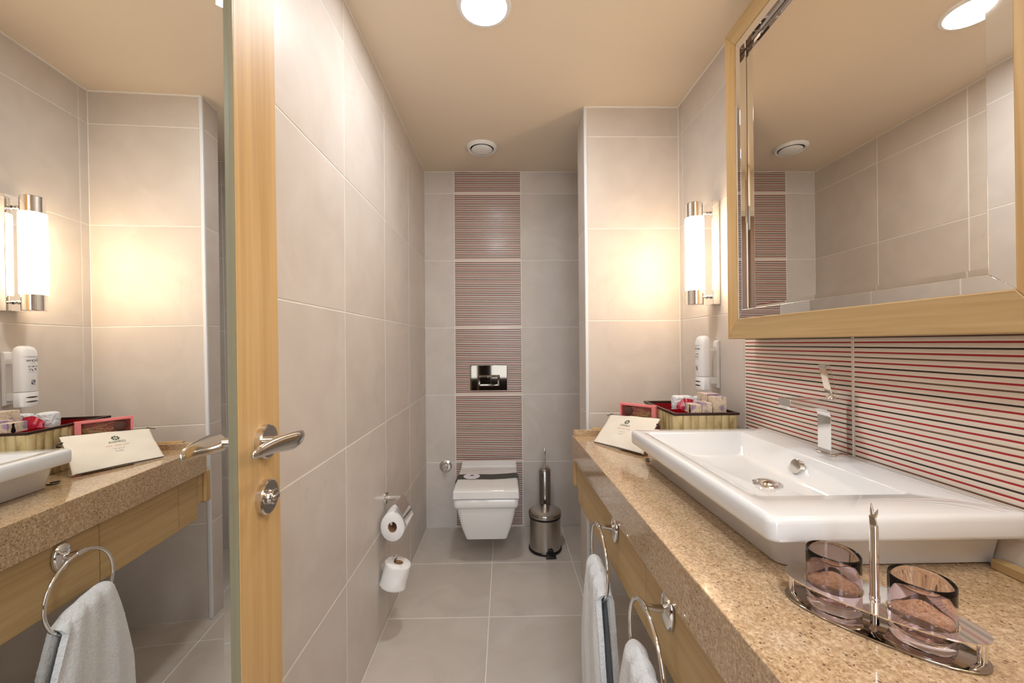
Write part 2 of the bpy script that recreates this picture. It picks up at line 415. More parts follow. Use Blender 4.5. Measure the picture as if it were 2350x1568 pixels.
wb = box('wall_back', XL - .1, .99, YB + .0012, YB + .1, 0, ZC, GROUT); tag(wb, 'back wall of beige tiles around a striped tile column', kind='structure')
tiled(wb, (0, YB, 0), (1, 0, 0), (0, -1, 0), [XL, -.3327, .1147, .5647, .87], stripes=(1,))
wr = hexa('wall_right', [(XR(YF) + .0012, YF, 0), (1.0, YF, 0), (1.0, YB + .1, 0), (XR(YB) + .0012, YB + .1, 0), (XR(YF) + .0012, YF, ZC), (1.0, YF, ZC), (1.0, YB + .1, ZC), (XR(YB) + .0012, YB + .1, ZC)], GROUT)
tag(wr, 'right wall of beige tiles with a striped tile backsplash', kind='structure')
un = Vector((.0100, -1, 0)).normalized(); nn = Vector((-1, -.0100, 0)).normalized()
Pr = Vector((XR(YC), YC, 0))
uc = [0, .0434, .5237, .9737, 1.4237, 1.8737, YC - YF]
for i in range(len(uc) - 1):
    for j in range(len(ROWS) - 1):
        st = i in (2, 3) and j == 2
        o = tile(wr, Pr, un, (0, 0, 1), nn, uc[i], uc[i + 1], ROWS[j], ROWS[j + 1], STRIPE if st else TILE)
        if st: o['label'] = 'tile with red and brown pinstripes'
tiled(wr, (XR(YB), YB, 0), (0, -1, 0), (-1, 0, 0), [0, YB - YCR - .001])
wc = box('wall_column', XC + .0012, .862, YC + .0012, YCR - .0012, 0, ZC, GROUT); tag(wc, 'tiled wall pier between the toilet niche and the vanity', kind='structure')
tiled(wc, (0, YC, 0), (1, 0, 0), (0, -1, 0), [XC, XR(YC)])
tiled(wc, (XC, 0, 0), (0, 1, 0), (-1, 0, 0), [YC, YCR])
wf = empty('wall_front'); tag(wf, 'front wall with the door opening', kind='structure')
box('wall_panel', XL - .1, -.44, YF - .12, YF, 0, ZC, CEIL, wf); box('wall_panel', .46, 1.0, YF - .12, YF, 0, ZC, CEIL, wf); box('wall_panel', -.44, .46, YF - .12, YF, 2.12, ZC, CEIL, wf)
# corridor behind the camera
cb = box('wall_corridor_left', -.62, -.55, -2.3, YF - .12, 0, ZC, CORR_WOOD); tag(cb, 'brown wooden corridor wall behind the camera', kind='structure')
cb = box('wall_corridor_right', 1.0, 1.08, -2.3, YF - .12, 0, ZC, mat('corridor_paint', srgb(120, 105, 90), .8)); tag(cb, 'painted corridor wall behind the camera', kind='structure')
cb = box('wall_corridor_back', -.62, 1.08, -2.38, -2.3, 0, ZC, mat('corridor_dark', srgb(60, 48, 40), .7)); tag(cb, 'dark corridor wall behind the camera', kind='structure')
# caulk and corner trims
t1 = box('trim_1', XC - .0012, XC + .014, YC - .0035, YC + .010, .001, ZC - .001, PLASTIC_TRIM, bevel=.003); tag(t1, 'white plastic corner strip on the tiled pier', kind='structure')
def caulk(name, pts, r=.004):
    o = tube(name, pts, r, CAULK, seg=6); tag(o, 'white caulk line under the ceiling', kind='structure'); return o
def wavy(a, b_, n=26):
    a = Vector(a); b_ = Vector(b_); return [a.lerp(b_, i / n) + Vector((0, 0, random.uniform(-.0012, .0012))) for i in range(n + 1)]
caulk('trim_2', wavy((XL, YF, ZC - .001), (XL, YB, ZC - .001)))
caulk('trim_3', wavy((XL, YB, ZC - .001), (.86, YB, ZC - .001)))
caulk('trim_4', wavy((XC, YC, ZC - .001), (XR(YC), YC, ZC - .001)), .006)
caulk('trim_5', wavy((XC, YC, ZC - .001), (XC, YCR, ZC - .001)))
caulk('trim_6', wavy((XR(YC), YC, ZC - .001), (XR(YF), YF, ZC - .001)), .006)
caulk('trim_7', [(XR(YC), YC, .0), (XR(YC), YC, ZC)], .0028)
caulk('trim_8', [(XL, YB, .0), (XL, YB, ZC)], .0022)
# small wall end pieces of caulk in the floor corner
# ------------------------------------------------------------------ door with mirror
A = .05623085; n_ = Vector((0.99838472, 0.05619927, 0.00834204)); t_ = Vector((-.05620123, .99841946, 0)); w_ = n_.cross(t_)
org = n_ * -.37130835 + Vector((0, 0, 1.2262))
door = bpy.data.objects.new('door', None); link(door)
door.matrix_world = Matrix(((n_.x, t_.x, w_.x, org.x), (n_.y, t_.y, w_.y, org.y), (n_.z, t_.z, w_.z, org.z), (0, 0, 0, 1)))
tag(door, 'open light oak door with a tall mirror and chrome lever handle', 'door')
zb, zt = -1.205, .87
S = .006
box('stile', -.034, S, .636, .7605, zb, zt, OAK_Z, door, bevel=.0015)
box('stile', -.034, S, -.06, -.0, zb, zt, OAK_Z, door, bevel=.0015)
box('rail', -.034, S, -.0, .636, zt - .12, zt, OAK_Y, door, bevel=.0015)
box('rail', -.034, S, -.0, .636, zb, zb + .12, OAK_Y, door, bevel=.0015)
box('door_panel', -.030, -.006, 0, .636, zb + .12, zt - .12, OAK_Z, door)
box('edge_strip', -.004, S - .0003, .6351, .6358, zb + .12, zt - .12, GLASS_EDGE, door)['label'] = 'olive grey strip along the mirror edge'
# bevelled mirror glass: local x = 0 is the face
y0, y1, z0, z1 = .004, .6350, zb + .124, zt - .124; bw = .028; bd = .0008
V = [(-.0055, y0, z0), (-.0055, y1, z0), (-.0055, y1, z1), (-.0055, y0, z1), (-bd, y0, z0), (-bd, y1, z0), (-bd, y1, z1), (-bd, y0, z1), (0, y0 + bw, z0 + bw), (0, y1 - bw, z0 + bw), (0, y1 - bw, z1 - bw), (0, y0 + bw, z1 - bw)]
F = [(3, 2, 1, 0), (0, 1, 5, 4), (1, 2, 6, 5), (2, 3, 7, 6), (3, 0, 4, 7), (4, 5, 9, 8), (5, 6, 10, 9), (6, 7, 11, 10), (7, 4, 8, 11), (8, 9, 10, 11)]
mesh_obj('mirror_panel', V, F, MIRROR, door)
# lever set
rp = [(.0, 0), (.0285, 0), (.0285, .0085), (.0265, .0105), (0, .0105)]
rose = lathe('rose', rp, CHROME_WARM, door, (S, .706, -.157), (1, 0, 0)); rose['label'] = 'round chrome rose of the lever'
lathe('neck', [(.0095, 0), (.0095, .02), (.0085, .03), (.0085, .045)], CHROME_WARM, door, (S + .0095, .706, -.157), (1, 0, 0), seg=24)
# lever blade: lofted flattened section
secs = []
L = [(.064, .722, -.156, .007, .012), (.0655, .716, -.156, .0085, .0155), (.066, .700, -.155, .0085, .0165), (.064, .680, -.153, .007, .0155), (.061, .655, -.1505, .006, .0135), (.0575, .630, -.149, .0055, .0115), (.0555, .610, -.150, .005, .0095), (.0545, .600, -.1515, .0035, .007), (.054, .596, -.152, .0012, .003)]
n = 18; V = []; F = []
for i, (x, y, z, a, bb) in enumerate(L):
    for k in range(n):
        t = 2 * pi * k / n; V.append((x - .006 + a * cos(t) + .35 * bb * sin(t) * (1 if i < 5 else .5), y, z + bb * sin(t)))
for i in range(len(L) - 1):
    for k in range(n): F.append((i * n + k, i * n + (k + 1) % n, (i + 1) * n + (k + 1) % n, (i + 1) * n + k))
F.append(tuple(range(n))); F.append(tuple(range((len(L) - 1) * n, len(L) * n)))
mesh_obj('lever', V, F, CHROME_WARM, door, origin=(.06, .66, -.153), auto=60, subsurf=1)
r2 = lathe('rose', rp, CHROME_WARM, door, (S, .706, -.2488), (1, 0, 0)); r2['label'] = 'round chrome rose of the lock turn'
lathe('turn_knob', [(.012, 0), (.0115, .003), (.0125, .004), (.0125, .0065), (.011, .008), (0, .008)], CHROME_WARM, r2, (0.0105, 0, 0), (1, 0, 0), seg=24)
hexa('thumb_grip', [(.017, -.010, -.0045), (.022, -.008, -.0045), (.022, .008, -.0045), (.017, .010, -.0045), (.017, -.010, .0045), (.022, -.008, .0045), (.022, .008, .0045), (.017, .010, .0045)], CHROME_WARM, r2, bevel=.002)

# ------------------------------------------------------------------ framed vanity mirror
fm = empty('wall_mirror', (.82, .96, 1.236)); tag(fm, 'large oak framed mirror with mirrored border above the basin', 'mirror')
def P(o): return o
def inv(o, x, y, z): return (x - o.location.x, y - o.location.y, z - o.location.z)
def lbox(name, x0, x1, y0, y1, z0, z1, m, par, **k):
    q = par.location; return box(name, x0 - q.x, x1 - q.x, y0 - q.y, y1 - q.y, z0 - q.z, z1 - q.z, m, par, **k)
XF = .770; XM = .795
YO0, YO1, ZO0, ZO1 = .545, 1.386, 1.236, 2.280     # outer wood
YI0, YI1, ZI0, ZI1 = .597, 1.331, 1.3025, 2.214    # wood inner / border outer
YL0, YL1, ZL0, ZL1 = .634, 1.306, 1.331, 2.185     # border inner
def mitre(name, a, b_, c, d, x0, x1, m, par, **k):
    q = par.location; pts = [(x, y - q.y, z - q.z) for x in (x0 - q.x, x1 - q.x) for y, z in (a, b_, c, d)]
    return hexa(name, pts, m, par, **k)
XBK = .8615
mitre('frame_rail', (YO0, ZO0), (YO1, ZO0), (YI1, ZI0), (YI0, ZI0), XF, XBK, OAK_Y, fm, bevel=.002)
mitre('frame_rail', (YO0, ZO1), (YO1, ZO1), (YI1, ZI1), (YI0, ZI1), XF, XBK, OAK_Y, fm, bevel=.002)
mitre('frame_stile', (YO0, ZO0), (YO0, ZO1), (YI0, ZI1), (YI0, ZI0), XF, XBK, OAK_Z, fm, bevel=.002)
mitre('frame_stile', (YO1, ZO0), (YO1, ZO1), (YI1, ZI1), (YI1, ZI0), XF, XBK, OAK_Z, fm, bevel=.002)
XB = XF + .003
for args in (((YI0, ZI0), (YI1, ZI0), (YL1, ZL0), (YL0, ZL0)), ((YI0, ZI1), (YI1, ZI1), (YL1, ZL1), (YL0, ZL1)), ((YI0, ZI0), (YI0, ZI1), (YL0, ZL1), (YL0, ZL0)), ((YI1, ZI0), (YI1, ZI1), (YL1, ZL1), (YL1, ZL0))):
    o = mitre('border_strip', *args, XB, XM + .008, LIP, fm, bevel=.0008); o['label'] = 'mirrored border strip'
q = fm.location; bw, bd = .012, .0008; y0, y1, z0, z1 = YL0 + .0015, YL1 - .0015, ZL0 + .0015, ZL1 - .0015
V = [(XM + .006, y0, z0), (XM + .006, y1, z0), (XM + .006, y1, z1), (XM + .006, y0, z1), (XM + bd, y0, z0), (XM + bd, y1, z0), (XM + bd, y1, z1), (XM + bd, y0, z1), (XM, y0 + bw, z0 + bw), (XM, y1 - bw, z0 + bw), (XM, y1 - bw, z1 - bw), (XM, y0 + bw, z1 - bw)]
V = [(a - q.x, b2 - q.y, c - q.z) for a, b2, c in V]
mesh_obj('mirror_panel', V, F_ := [(3, 2, 1, 0), (0, 1, 5, 4), (1, 2, 6, 5), (2, 3, 7, 6), (3, 0, 4, 7), (4, 5, 9, 8), (5, 6, 10, 9), (6, 7, 11, 10), (7, 4, 8, 11), (8, 9, 10, 11)], MIRROR_W, fm)
lbox('back_board', XM + .010, XBK - .002, YI0, YI1, ZI0, ZI1, BLACK_PL, fm)

# ------------------------------------------------------------------ wall lamps
def sconce(yc, label):
    dx = XR(yc) - XR(1.637)
    s = empty('wall_lamp', (.776 + dx, yc, 1.585)); tag(s, label, 'lamp', 'chrome tube lamps beside the mirror')
    x0 = .833 - .776; x1 = .8632 - .776
    box('back_plate', x0, x1, -.033, .033, 1.3775 - 1.585, 1.793 - 1.585, CHROME, s, bevel=.0015)
    cap = [(0, -.001), (.031, 0), (.0325, .002), (.0325, .058), (.0305, .0605), (0, .0605)]
    lathe('end_cap', cap, CHROME, s, (0, 0, 1.7305 - 1.585), seg=48)
    lathe('end_cap', cap, CHROME, s, (0, 0, 1.3775 - 1.585), seg=48)
    o = lathe('glass_tube', [(.0355, 0), (.0365, .01), (.0365, .284), (.0355, .2935)], OPAL, s, (0, 0, 1.437 - 1.585), seg=48, close=True); o['label'] = 'glowing white glass tube'
    for z in (1.752, 1.4095):
        lathe('arm', [(.0045, 0), (.0045, .012), (.0075, .014), (.0075, .019), (.0045, .021), (.0045, .031)], CHROME, s, (.0315, 0, z - 1.585), (1, 0, 0), seg=20)
    return s
sconce(1.637, 'glowing chrome tube wall lamp between the mirror and the tiled pier')
sconce(.30, 'glowing chrome tube wall lamp on the near side of the mirror')

# ------------------------------------------------------------------ ceiling fittings
d = empty('ceiling_light', (-.062, 1.385, ZC)); tag(d, 'round recessed glowing ceiling light', 'light')
lathe('trim_ring', [(.078, 0), (.078, -.007), (.088, -.006), (.0935, -.001), (.0935, 0)], WHITE_PL, d, seg=64, close=False)
lathe('diffuser', [(0, -.005), (.0778, -.005), (.0778, -.0002), (0, -.0002)], LAMP_DISC, d, seg=64)
d = empty('ceiling_light', (.46, .03, ZC)); tag(d, 'added recessed fill light above the doorway out of view', 'light')  # unseen fixture and glow, added along with the entry fill
lathe('trim_ring', [(.078, 0), (.078, -.007), (.088, -.006), (.0935, -.001), (.0935, 0)], WHITE_PL, d, seg=64, close=False)
lathe('diffuser', [(0, -.005), (.0778, -.005), (.0778, -.0002), (0, -.0002)], LAMP_DISC, d, seg=64)
v = empty('air_vent', (-.125, 2.385, ZC)); tag(v, 'round white disc valve vent in the ceiling', 'vent')
lathe('outer_ring', [(.091, 0), (.091, -.004), (.086, -.013), (.078, -.017), (.070, -.014), (.066, -.004), (.066, 0)], WHITE_PL, v, seg=64, close=False)
lathe('throat', [(.067, -.0005), (0, -.0005), (0, -.001), (.067, -.001)], BLACK_PL, v, seg=48)
lathe('valve_disc', [(0, -.010), (.056, -.010), (.062, -.014), (.062, -.018), (.056, -.023), (.03, -.026), (0, -.027)], WHITE_PL, v, seg=64)
lathe('stem', [(.006, -.001), (.006, -.011)], WHITE_PL, v, seg=12)

# ------------------------------------------------------------------ vanity
def XCN(y): return .3205 - .0239 * (y - .55)      # counter front
HC = .8254
vn = empty('vanity', (.6, .9, .548)); tag(vn, 'wall hung oak vanity apron under the granite worktop', 'vanity')
def apanel(y0, y1, z0, z1, par, name='apron_panel', g=.001):
    a = XCN(y0) + .018; c = XCN(y1) + .018; q = par.location
    pts = [(a, y0 + g, z0), (a + .018, y0 + g, z0), (c + .018, y1 - g, z0), (c, y1 - g, z0)]
    pts = pts + [(x, y, z1) for x, y, _ in pts]
    return hexa(name, [(x - q.x, y - q.y, z - q.z) for x, y, z in pts], OAK_Y, par, bevel=.0008)
for y0, y1 in ((1.632, 1.740), (1.305, 1.632), (.955, 1.305), (.55, .955), (.04, .55)):
    apanel(y0, y1, .548, .7252, vn)
apanel(1.740, 1.772, .607, .7252, vn)
lbox('carcass', .36, .862, .06, 1.72, .60, .7252, OAK_Y, vn)
q = vn.location
ct = hexa('countertop', [(XCN(.03), .03, HC - .1), (XR(.03) - .001, .03, HC - .1), (XR(1.77) - .001, 1.770, HC - .1), (XCN(1.77), 1.770, HC - .1), (XCN(.03), .03, HC), (XR(.03) - .001, .03, HC), (XR(1.77) - .001, 1.770, HC), (XCN(1.77), 1.770, HC)], GRANITE, bevel=.0018)
tag(ct, 'thick speckled beige granite vanity worktop', 'worktop')
us = box('upstand', XCN(1.76) + .005, .861, 1.750, 1.7695, HC, .8487, GRANITE, bevel=.001); tag(us, 'low granite upstand strip at the far end of the worktop', 'upstand')
lg = empty('ledge', (.62, 1.87, .8)); tag(lg, 'thin oak ledge strip behind the granite upstand', 'ledge')
lbox('ledge_top', .3825, .859, 1.7705, 1.791, .846, .852, OAK_X, lg, bevel=.0015)
lbox('ledge_face', .3850, .858, 1.7715, 1.788, .70, .8455, OAK_X, lg, bevel=.001)
po = box('support_post', .300, .338, 1.774, 1.812, .597, .7252, OAK_Z, bevel=.008, seg=3); tag(po, 'short rounded oak post under the far end of the worktop', 'post')
lb = box('wood_strip', .850, .8695, .25, .700, HC, .8425, OAK_Y, bevel=.002); tag(lb, 'small oak strip on the worktop right of the basin', 'strip')

# ------------------------------------------------------------------ basin
bs = empty('wash_basin', (.64, 1.0, HC)); tag(bs, 'rectangular white ceramic basin on the granite worktop', 'basin')
q = bs.location
def BL(fx, x1, yf, yn, z, r, skew=.0239):
    # corners far-left, far-right, near-right, near-left ; front edge follows the worktop's skew
    fl_ = (fx - q.x, yf - q.y); nl_ = (fx + skew * (yf - yn) - q.x, yn - q.y)
    fr_ = (min(x1, XR(yf) - .0012) - q.x, yf - q.y); nr_ = (min(x1 + .0100 * (yf - yn), XR(yn) - .0012) - q.x, yn - q.y)
    return rq([fl_, fr_, nr_, nl_], z - q.z, ([r, .004, .004, r] if x1 > .8 else r), 6)
loops = []
loops.append(BL(.475, .862, 1.325, .722, HC, .02))
loops.append(BL(.470, .8635, 1.332, .712, HC + .004, .025))
loops.append(BL(.458, .8635, 1.340, .700, .885, .025))
loops.append(BL(.450, .8635, 1.342, .694, .893, .025))
loops.append(BL(.424, .864, 1.346, .664, .893, .02))
loops.append(BL(.4175, .864, 1.3485, .659, .8965, .02))
loops.append(BL(.4160, .864, 1.3495, .6575, .902, .02))
loops.append(BL(.4160, .864, 1.3495, .6575, .925, .02))
loops.append(BL(.4175, .864, 1.3490, .6590, .931, .02))
loops.append(BL(.4215, .864, 1.3465, .6630, .935, .02))
loops.append(BL(.428, .864, 1.343, .669, .9365, .02))
loops.append(BL(.452, .7610, 1.292, .7525, .9368, .012, .02))
loops.append(BL(.4575, .7575, 1.286, .758, .9335, .012, .02))
loops.append(BL(.461, .7545, 1.282, .761, .929, .012, .02))
loops.append(BL(.535, .7180, 1.222, .828, .888, .03, .01))
loops.append(BL(.55, .706, 1.208, .842, .8805, .04, .01))
loops.append(BL(.60, .676, 1.10, .96, .869, .03, .005))
loft('bowl', loops, CERAMIC, bs, auto=55, origin=(0, 0, 0))
dr = empty('basin_drain', (.6587, 1.0035, .8688)); dr.parent = bs; dr.location = (.6587 - q.x, 1.0035 - q.y, .8688 - q.z)
bpy.data.objects.remove(dr)
lathe('drain_ring', [(.0, 0), (.034, .0), (.0345, .0015), (.033, .004), (.027, .0045), (.026, .002), (0, .002)], CHROME, bs, (.656 - q.x, 1.008 - q.y, .8685 - q.z), seg=48)
lathe('drain_plug', [(0, .0), (.022, .0), (.024, .003), (.022, .007), (.012, .010), (0, .011)], CHROME, bs, (.656 - q.x, 1.008 - q.y, .8705 - q.z), seg=48)
nrm = Vector((-.95, 0, .25)).normalized()
ov = lathe('overflow_cap', [(.0, 0), (.0165, 0), (.0165, .009), (.0180, .0095), (.0180, .0125), (.0165, .014), (0, .0145)], CHROME_WARM, bs, (.7385 - q.x, 1.007 - q.y, .9105 - q.z), tuple(nrm), seg=40)

# ------------------------------------------------------------------ faucet
fa = empty('faucet', (.832, 1.020, .9365)); tag(fa, 'square chrome single lever faucet on the back rim of the basin', 'faucet')
th = [2 * pi * i / 48 for i in range(48)]
def sup(a, b2, z, e=.6): return [(a * math.copysign(abs(cos(t)) ** e, cos(t)), b2 * math.copysign(abs(sin(t)) ** e, sin(t)), z) for t in th]
loft('base_plate', [sup(.0265, .034, 0), sup(.027, .0345, .002), sup(.027, .0345, .006), sup(.0255, .033, .008)], CHROME, fa)
# body: profile in XZ extruded along Y
pr = [(-.021, .008), (-.021, .098), (-.024, .110), (-.032, .118), (-.046, .1215), (-.070, .1225), (-.121, .1225), (-.123, .1245), (-.123, .1435), (-.121, .1455), (.018, .1455), (.0205, .143), (.0205, .008)]
V = []; F = []
for y in (-.0215, .0215):
    V += [(x, y, z) for x, z in pr]
k = len(pr)
F.append(tuple(range(k))[::-1]); F.append(tuple(range(k, 2 * k)))
for i in range(k): j = (i + 1) % k; F.append((i, j, k + j, k + i))
mesh_obj('body', V, F, CHROME, fa, bevel=.0012, auto=30)
lathe('aerator', [(.0, .0), (.010, 0), (.012, .003), (.012, .006)], CHROME, fa, (-.104, 0, .1175), seg=28)
lathe('lever_neck', [(.011, 0), (.010, .004), (.005, .005), (.005, .014)], CHROME, fa, (-.002, 0, .1455), seg=28)
c = [(-.009, -.011), (.005, -.011), (.005, .011), (-.009, .011)]
hexa('lever', [(x, y, .157) for x, y in c] + [(x - .017, y, .230) for x, y in c], CHROME, fa, bevel=.0015)

# ------------------------------------------------------------------ towel rings and towels
def towel_ring(yc, label):
    xf = XCN(yc) + .018
    s = empty('towel_ring', (xf, yc, .68)); tag(s, label, 'towel ring', 'chrome towel rings on the vanity apron')
    # oval back plate
    lo = []
    for r_, h in ((.92, 0), (1, .001), (1, .006), (.9, .010), (.5, .0135), (.15, .0145)):
        lo.append([(-h - .0005, .025 * r_ * math.copysign(abs(cos(a)) ** .7, cos(a)) * (1 - .15 * abs(sin(a))), .037 * r_ * math.copysign(abs(sin(a)) ** .8, sin(a))) for a in th])
    loft('mount_plate', lo, CHROME, s, origin=(0, 0, 0))
    tube('mount_arm', [(-.010, 0, .004), (-.030, 0, .006), (-.050, 0, .012)], .0055, CHROME, s, seg=16, radii=[.0085, .0065, .0055])
    R = .0995; cy, cz = -.003, -.0885
    pts = [(-.052, cy + R * sin(2 * pi * i / 64), cz + R * cos(2 * pi * i / 64)) for i in range(64)]
    tube('ring', pts, .0044, CHROME, s, seg=14, closed=True)
    tube('ring_sleeve', [(-.052, cy + R * sin(a), cz + R * cos(a)) for a in (-.11, -.05, 0.01, .07, .13)], .0066, CHROME, s, seg=14)
    return s
r1 = towel_ring(1.188, 'chrome towel ring on the vanity apron nearer the toilet')
r2_ = towel_ring(.823, 'chrome towel ring on the vanity apron nearer the camera')
def towel(yc, label):
    xr = XCN(yc) + .018 - .052
    s = empty('hand_towel', (xr, yc, .54)); tag(s, label, 'towel', 'white hand towels in the rings')
    rnd = random.Random(int(yc * 1000)); ph = rnd.uniform(0, 6)
    NS, NW = 60, 26
    # centre line of the cloth: front hem up, over, back hem down
    def sheet(front):
        V = []
        for i in range(NS + 1):
            t = i / NS                      # 0 at fold, 1 at hem
            z = .546 - .54 - t * (.50 if front else .47)
            half = .073 + (.050 * min(1, t * 2.2) ** .8 + .01 * t)
            for j in range(NW + 1):
                u = j / NW * 2 - 1
                y = u * half + .002
                zz = z + (.014 * u if t < .15 else .014 * u * max(0, 1 - (t - .15) * 4)) - .016 * (abs(u) ** 4) * max(0, 1 - 5 * t)
                off = .009 + .004 * min(1, t * 3) + .003 * sin(u * 5 + ph + t * 2) * min(1, t * 4) + .003 * sin(u * 11 + t * 5)
                off += .012 * (1 - min(1, t * 6)) * 0
                V.append(((-off if front else off * .8 + .002), y, zz))
        return V
    a = sheet(True); c_ = sheet(False)
    row = NW + 1
    V = []
    for i in range(NS, -1, -1): V += a[i * row:(i + 1) * row]
    # fold over the top
    a0 = a[:row]; c0 = c_[:row]
    for kx in (.25, .5, .75):
        V += [(p[0] * (1 - kx) + s_[0] * kx, p[1], p[2] + .012 * sin(pi * kx)) for p, s_ in zip(a0, c0)]
    for i in range(NS + 1): V += c_[i * row:(i + 1) * row]
    nr = len(V) // row; F = []
    for i in range(nr - 1):
        for j in range(NW): F.append((i * row + j, i * row + j + 1, (i + 1) * row + j + 1, (i + 1) * row + j))
    o = mesh_obj('cloth', V, F, TERRY, s, smooth=True)
    so = o.modifiers.new('solid', 'SOLIDIFY'); so.thickness = .014; so.offset = 1
    bv = o.modifiers.new('bevel', 'BEVEL'); bv.width = .006; bv.segments = 3; bv.limit_method = 'ANGLE'; bv.angle_limit = radians(60)
    tx = bpy.data.textures.new('terry_noise', 'CLOUDS'); tx.noise_scale = .0045
    ss = o.modifiers.new('sub', 'SUBSURF'); ss.levels = ss.render_levels = 2
    dp = o.modifiers.new('disp', 'DISPLACE'); dp.texture = tx; dp.strength = .0018; dp.mid_level = .5; dp.texture_coords = 'LOCAL'
    return s
towel(1.188, 'white terry hand towel hanging in the ring nearer the toilet')
towel(.823, 'white terry hand towel hanging in the ring nearer the camera')

# ------------------------------------------------------------------ toilet
to = empty('toilet', (-.107, 2.45, .145)); tag(to, 'white wall hung toilet with squared lid below the striped tiles', 'toilet')
q = to.location
def TL(x0, x1, yf, z, r, yb=YB - .001, xb=None):
    xb0, xb1 = xb or (x0, x1)
    return rq([(xb0 - q.x, yb - q.y), (xb1 - q.x, yb - q.y), (x1 - q.x, yf - q.y), (x0 - q.x, yf - q.y)], z - q.z, r, 5)
lo = [TL(-.205, -.010, 2.255, .146, .02), TL(-.222, .006, 2.243, .150, .022), TL(-.245, .030, 2.222, .22, .025), TL(-.262, .050, 2.205, .30, .028), TL(-.268, .056, 2.203, .333, .028), TL(-.281, .066, 2.193, .340, .026), TL(-.284, .069, 2.190, .348, .024), TL(-.284, .069, 2.190, .383, .024), TL(-.281, .066, 2.193, .387, .022)]
loft('bowl', lo, CERAMIC_T, to, auto=50, origin=(0, 0, 0))
def LDX(z, g, yf, yb=2.665): return TL(-.286 + g, .072 - g, yf, z, .008, yb=yb)
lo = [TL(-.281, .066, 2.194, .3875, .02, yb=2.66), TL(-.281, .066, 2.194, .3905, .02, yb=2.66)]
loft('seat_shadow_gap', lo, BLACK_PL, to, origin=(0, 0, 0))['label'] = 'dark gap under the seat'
lo = [LDX(.391, 0.002, 2.188), LDX(.393, .0, 2.185), LDX(.428, .001, 2.187), LDX(.434, .003, 2.191), LDX(.4375, .008, 2.205)]
lid_back = TL(-.278, .064, 2.60, .447, .008, yb=2.655)
loft('lid', lo + [TL(-.276, .062, 2.24, .4395, .008, yb=2.655)], CERAMIC_T, to, auto=30, origin=(0, 0, 0))
# raised hinge cover at the rear of the lid
hexa('hinge_cover', [(-.284 - q.x, 2.60 - q.y, .439 - q.z), (.070 - q.x, 2.60 - q.y, .439 - q.z), (.068 - q.x, 2.668 - q.y, .439 - q.z), (-.282 - q.x, 2.668 - q.y, .439 - q.z),
     (-.283 - q.x, 2.603 - q.y, .444 - q.z), (.069 - q.x, 2.603 - q.y, .444 - q.z), (.066 - q.x, 2.665 - q.y, .462 - q.z), (-.280 - q.x, 2.665 - q.y, .462 - q.z)], CERAMIC_T, to, bevel=.004, seg=3)
rb = empty('paper_band', (-.107, 2.41, .442)); tag(rb, 'dark green paper band around the closed toilet lid', 'band')
def band_pts(y0, y1):
    V = []; xs_ = [-.2905, -.2905, -.284, -.18, -.08, .0, .066, .0765, .0765]; zs = [.390, .430, .4415, .4425, .4425, .4425, .4425, .430, .390]
    dy = [-.012, -.006, 0, .0, -.008, .004, .02, .014, .004]
    for o_ in (0, .0008):
        for x, z, d_ in zip(xs_, zs, dy):
            V += [(x + .107 + (o_ if x > 0 else -o_) * (z < .44), y0 + d_ - 2.41, z + o_ - .442), (x + .107 + (o_ if x > 0 else -o_) * (z < .44), y1 + d_ - 2.41, z + o_ - .442)]
    return V
V = band_pts(2.365, 2.447); k = 18; F = []
for i in range(8): F += [(2 * i, 2 * i + 1, 2 * i + 3, 2 * i + 2), (k + 2 * i, k + 2 * i + 2, k + 2 * i + 3, k + 2 * i + 1), (2 * i, 2 * i + 2, k + 2 * i + 2, k + 2 * i), (2 * i + 1, k + 2 * i + 1, k + 2 * i + 3, 2 * i + 3)]
mesh_obj('band', V, F, RIBBON, rb)
sc_ = lathe('card', [(0, 0), (.0485, 0), (.0485, .001), (0, .001)], mat('white_card', srgb(225, 220, 228), .5), rb, (-.200 + .107, 2.404 - 2.41, .4440 - .442), seg=48); sc_['label'] = 'round white card with a small printed wreath'
lathe('printed_wreath', [(.004, 0), (.010, 0), (.010, .0004), (.004, .0004)], PRINT_DARK, rb, (-.200 + .107, 2.420 - 2.41, .4451 - .442), seg=16, close=False)
mapped_text('printed_text', 'CORNELIA', .04, lambda x, y: (-.093 + x, -.010 + y, .4453 - .442), GREY_PRINT, rb, height=.008)
# flush plate
fp = empty('flush_plate', (-.109, YB, .9985)); tag(fp, 'polished chrome flush plate, dark reflection in its colour, with a chrome framed double button', 'flush plate')
box('plate', -.1228, .1228, -.011, -.0005, -.084, .084, FLUSH, fp, bevel=.002)
th4 = []
bt = empty  # noqa
def rectring(name, x0, x1, z0, z1, wd, y0, y1, m, par, r=.008):
    a = [(x, y0, z) for x, z, _ in [(p[0], p[1], 0) for p in rq([(x0, z0), (x1, z0), (x1, z1), (x0, z1)], 0, r)]]
    c_ = [(x, y1, z) for x, z, _ in [(p[0], p[1], 0) for p in rq([(x0 + wd * .35, z0 + wd * .35), (x1 - wd * .35, z0 + wd * .35), (x1 - wd * .35, z1 - wd * .35), (x0 + wd * .35, z1 - wd * .35)], 0, r)]]
    e = [(x, y0, z) for x, z, _ in [(p[0], p[1], 0) for p in rq([(x0 + wd, z0 + wd), (x1 - wd, z0 + wd), (x1 - wd, z1 - wd), (x0 + wd, z1 - wd)], 0, r * .5)]]
    return loft(name, [a, c_, e], m, par, cap0=False, cap1=False, auto=30)
rectring('button_frame', -.0705, .0748, -.0555, .019, .014, -.011, -.021, CHROME, fp)
box('button', -.0575, .014, -.0175, -.0105, -.042, .0055, FLUSH, fp, bevel=.0015)
box('button', .0155, .0612, -.0175, -.0105, -.042, .0055, FLUSH, fp, bevel=.0015)
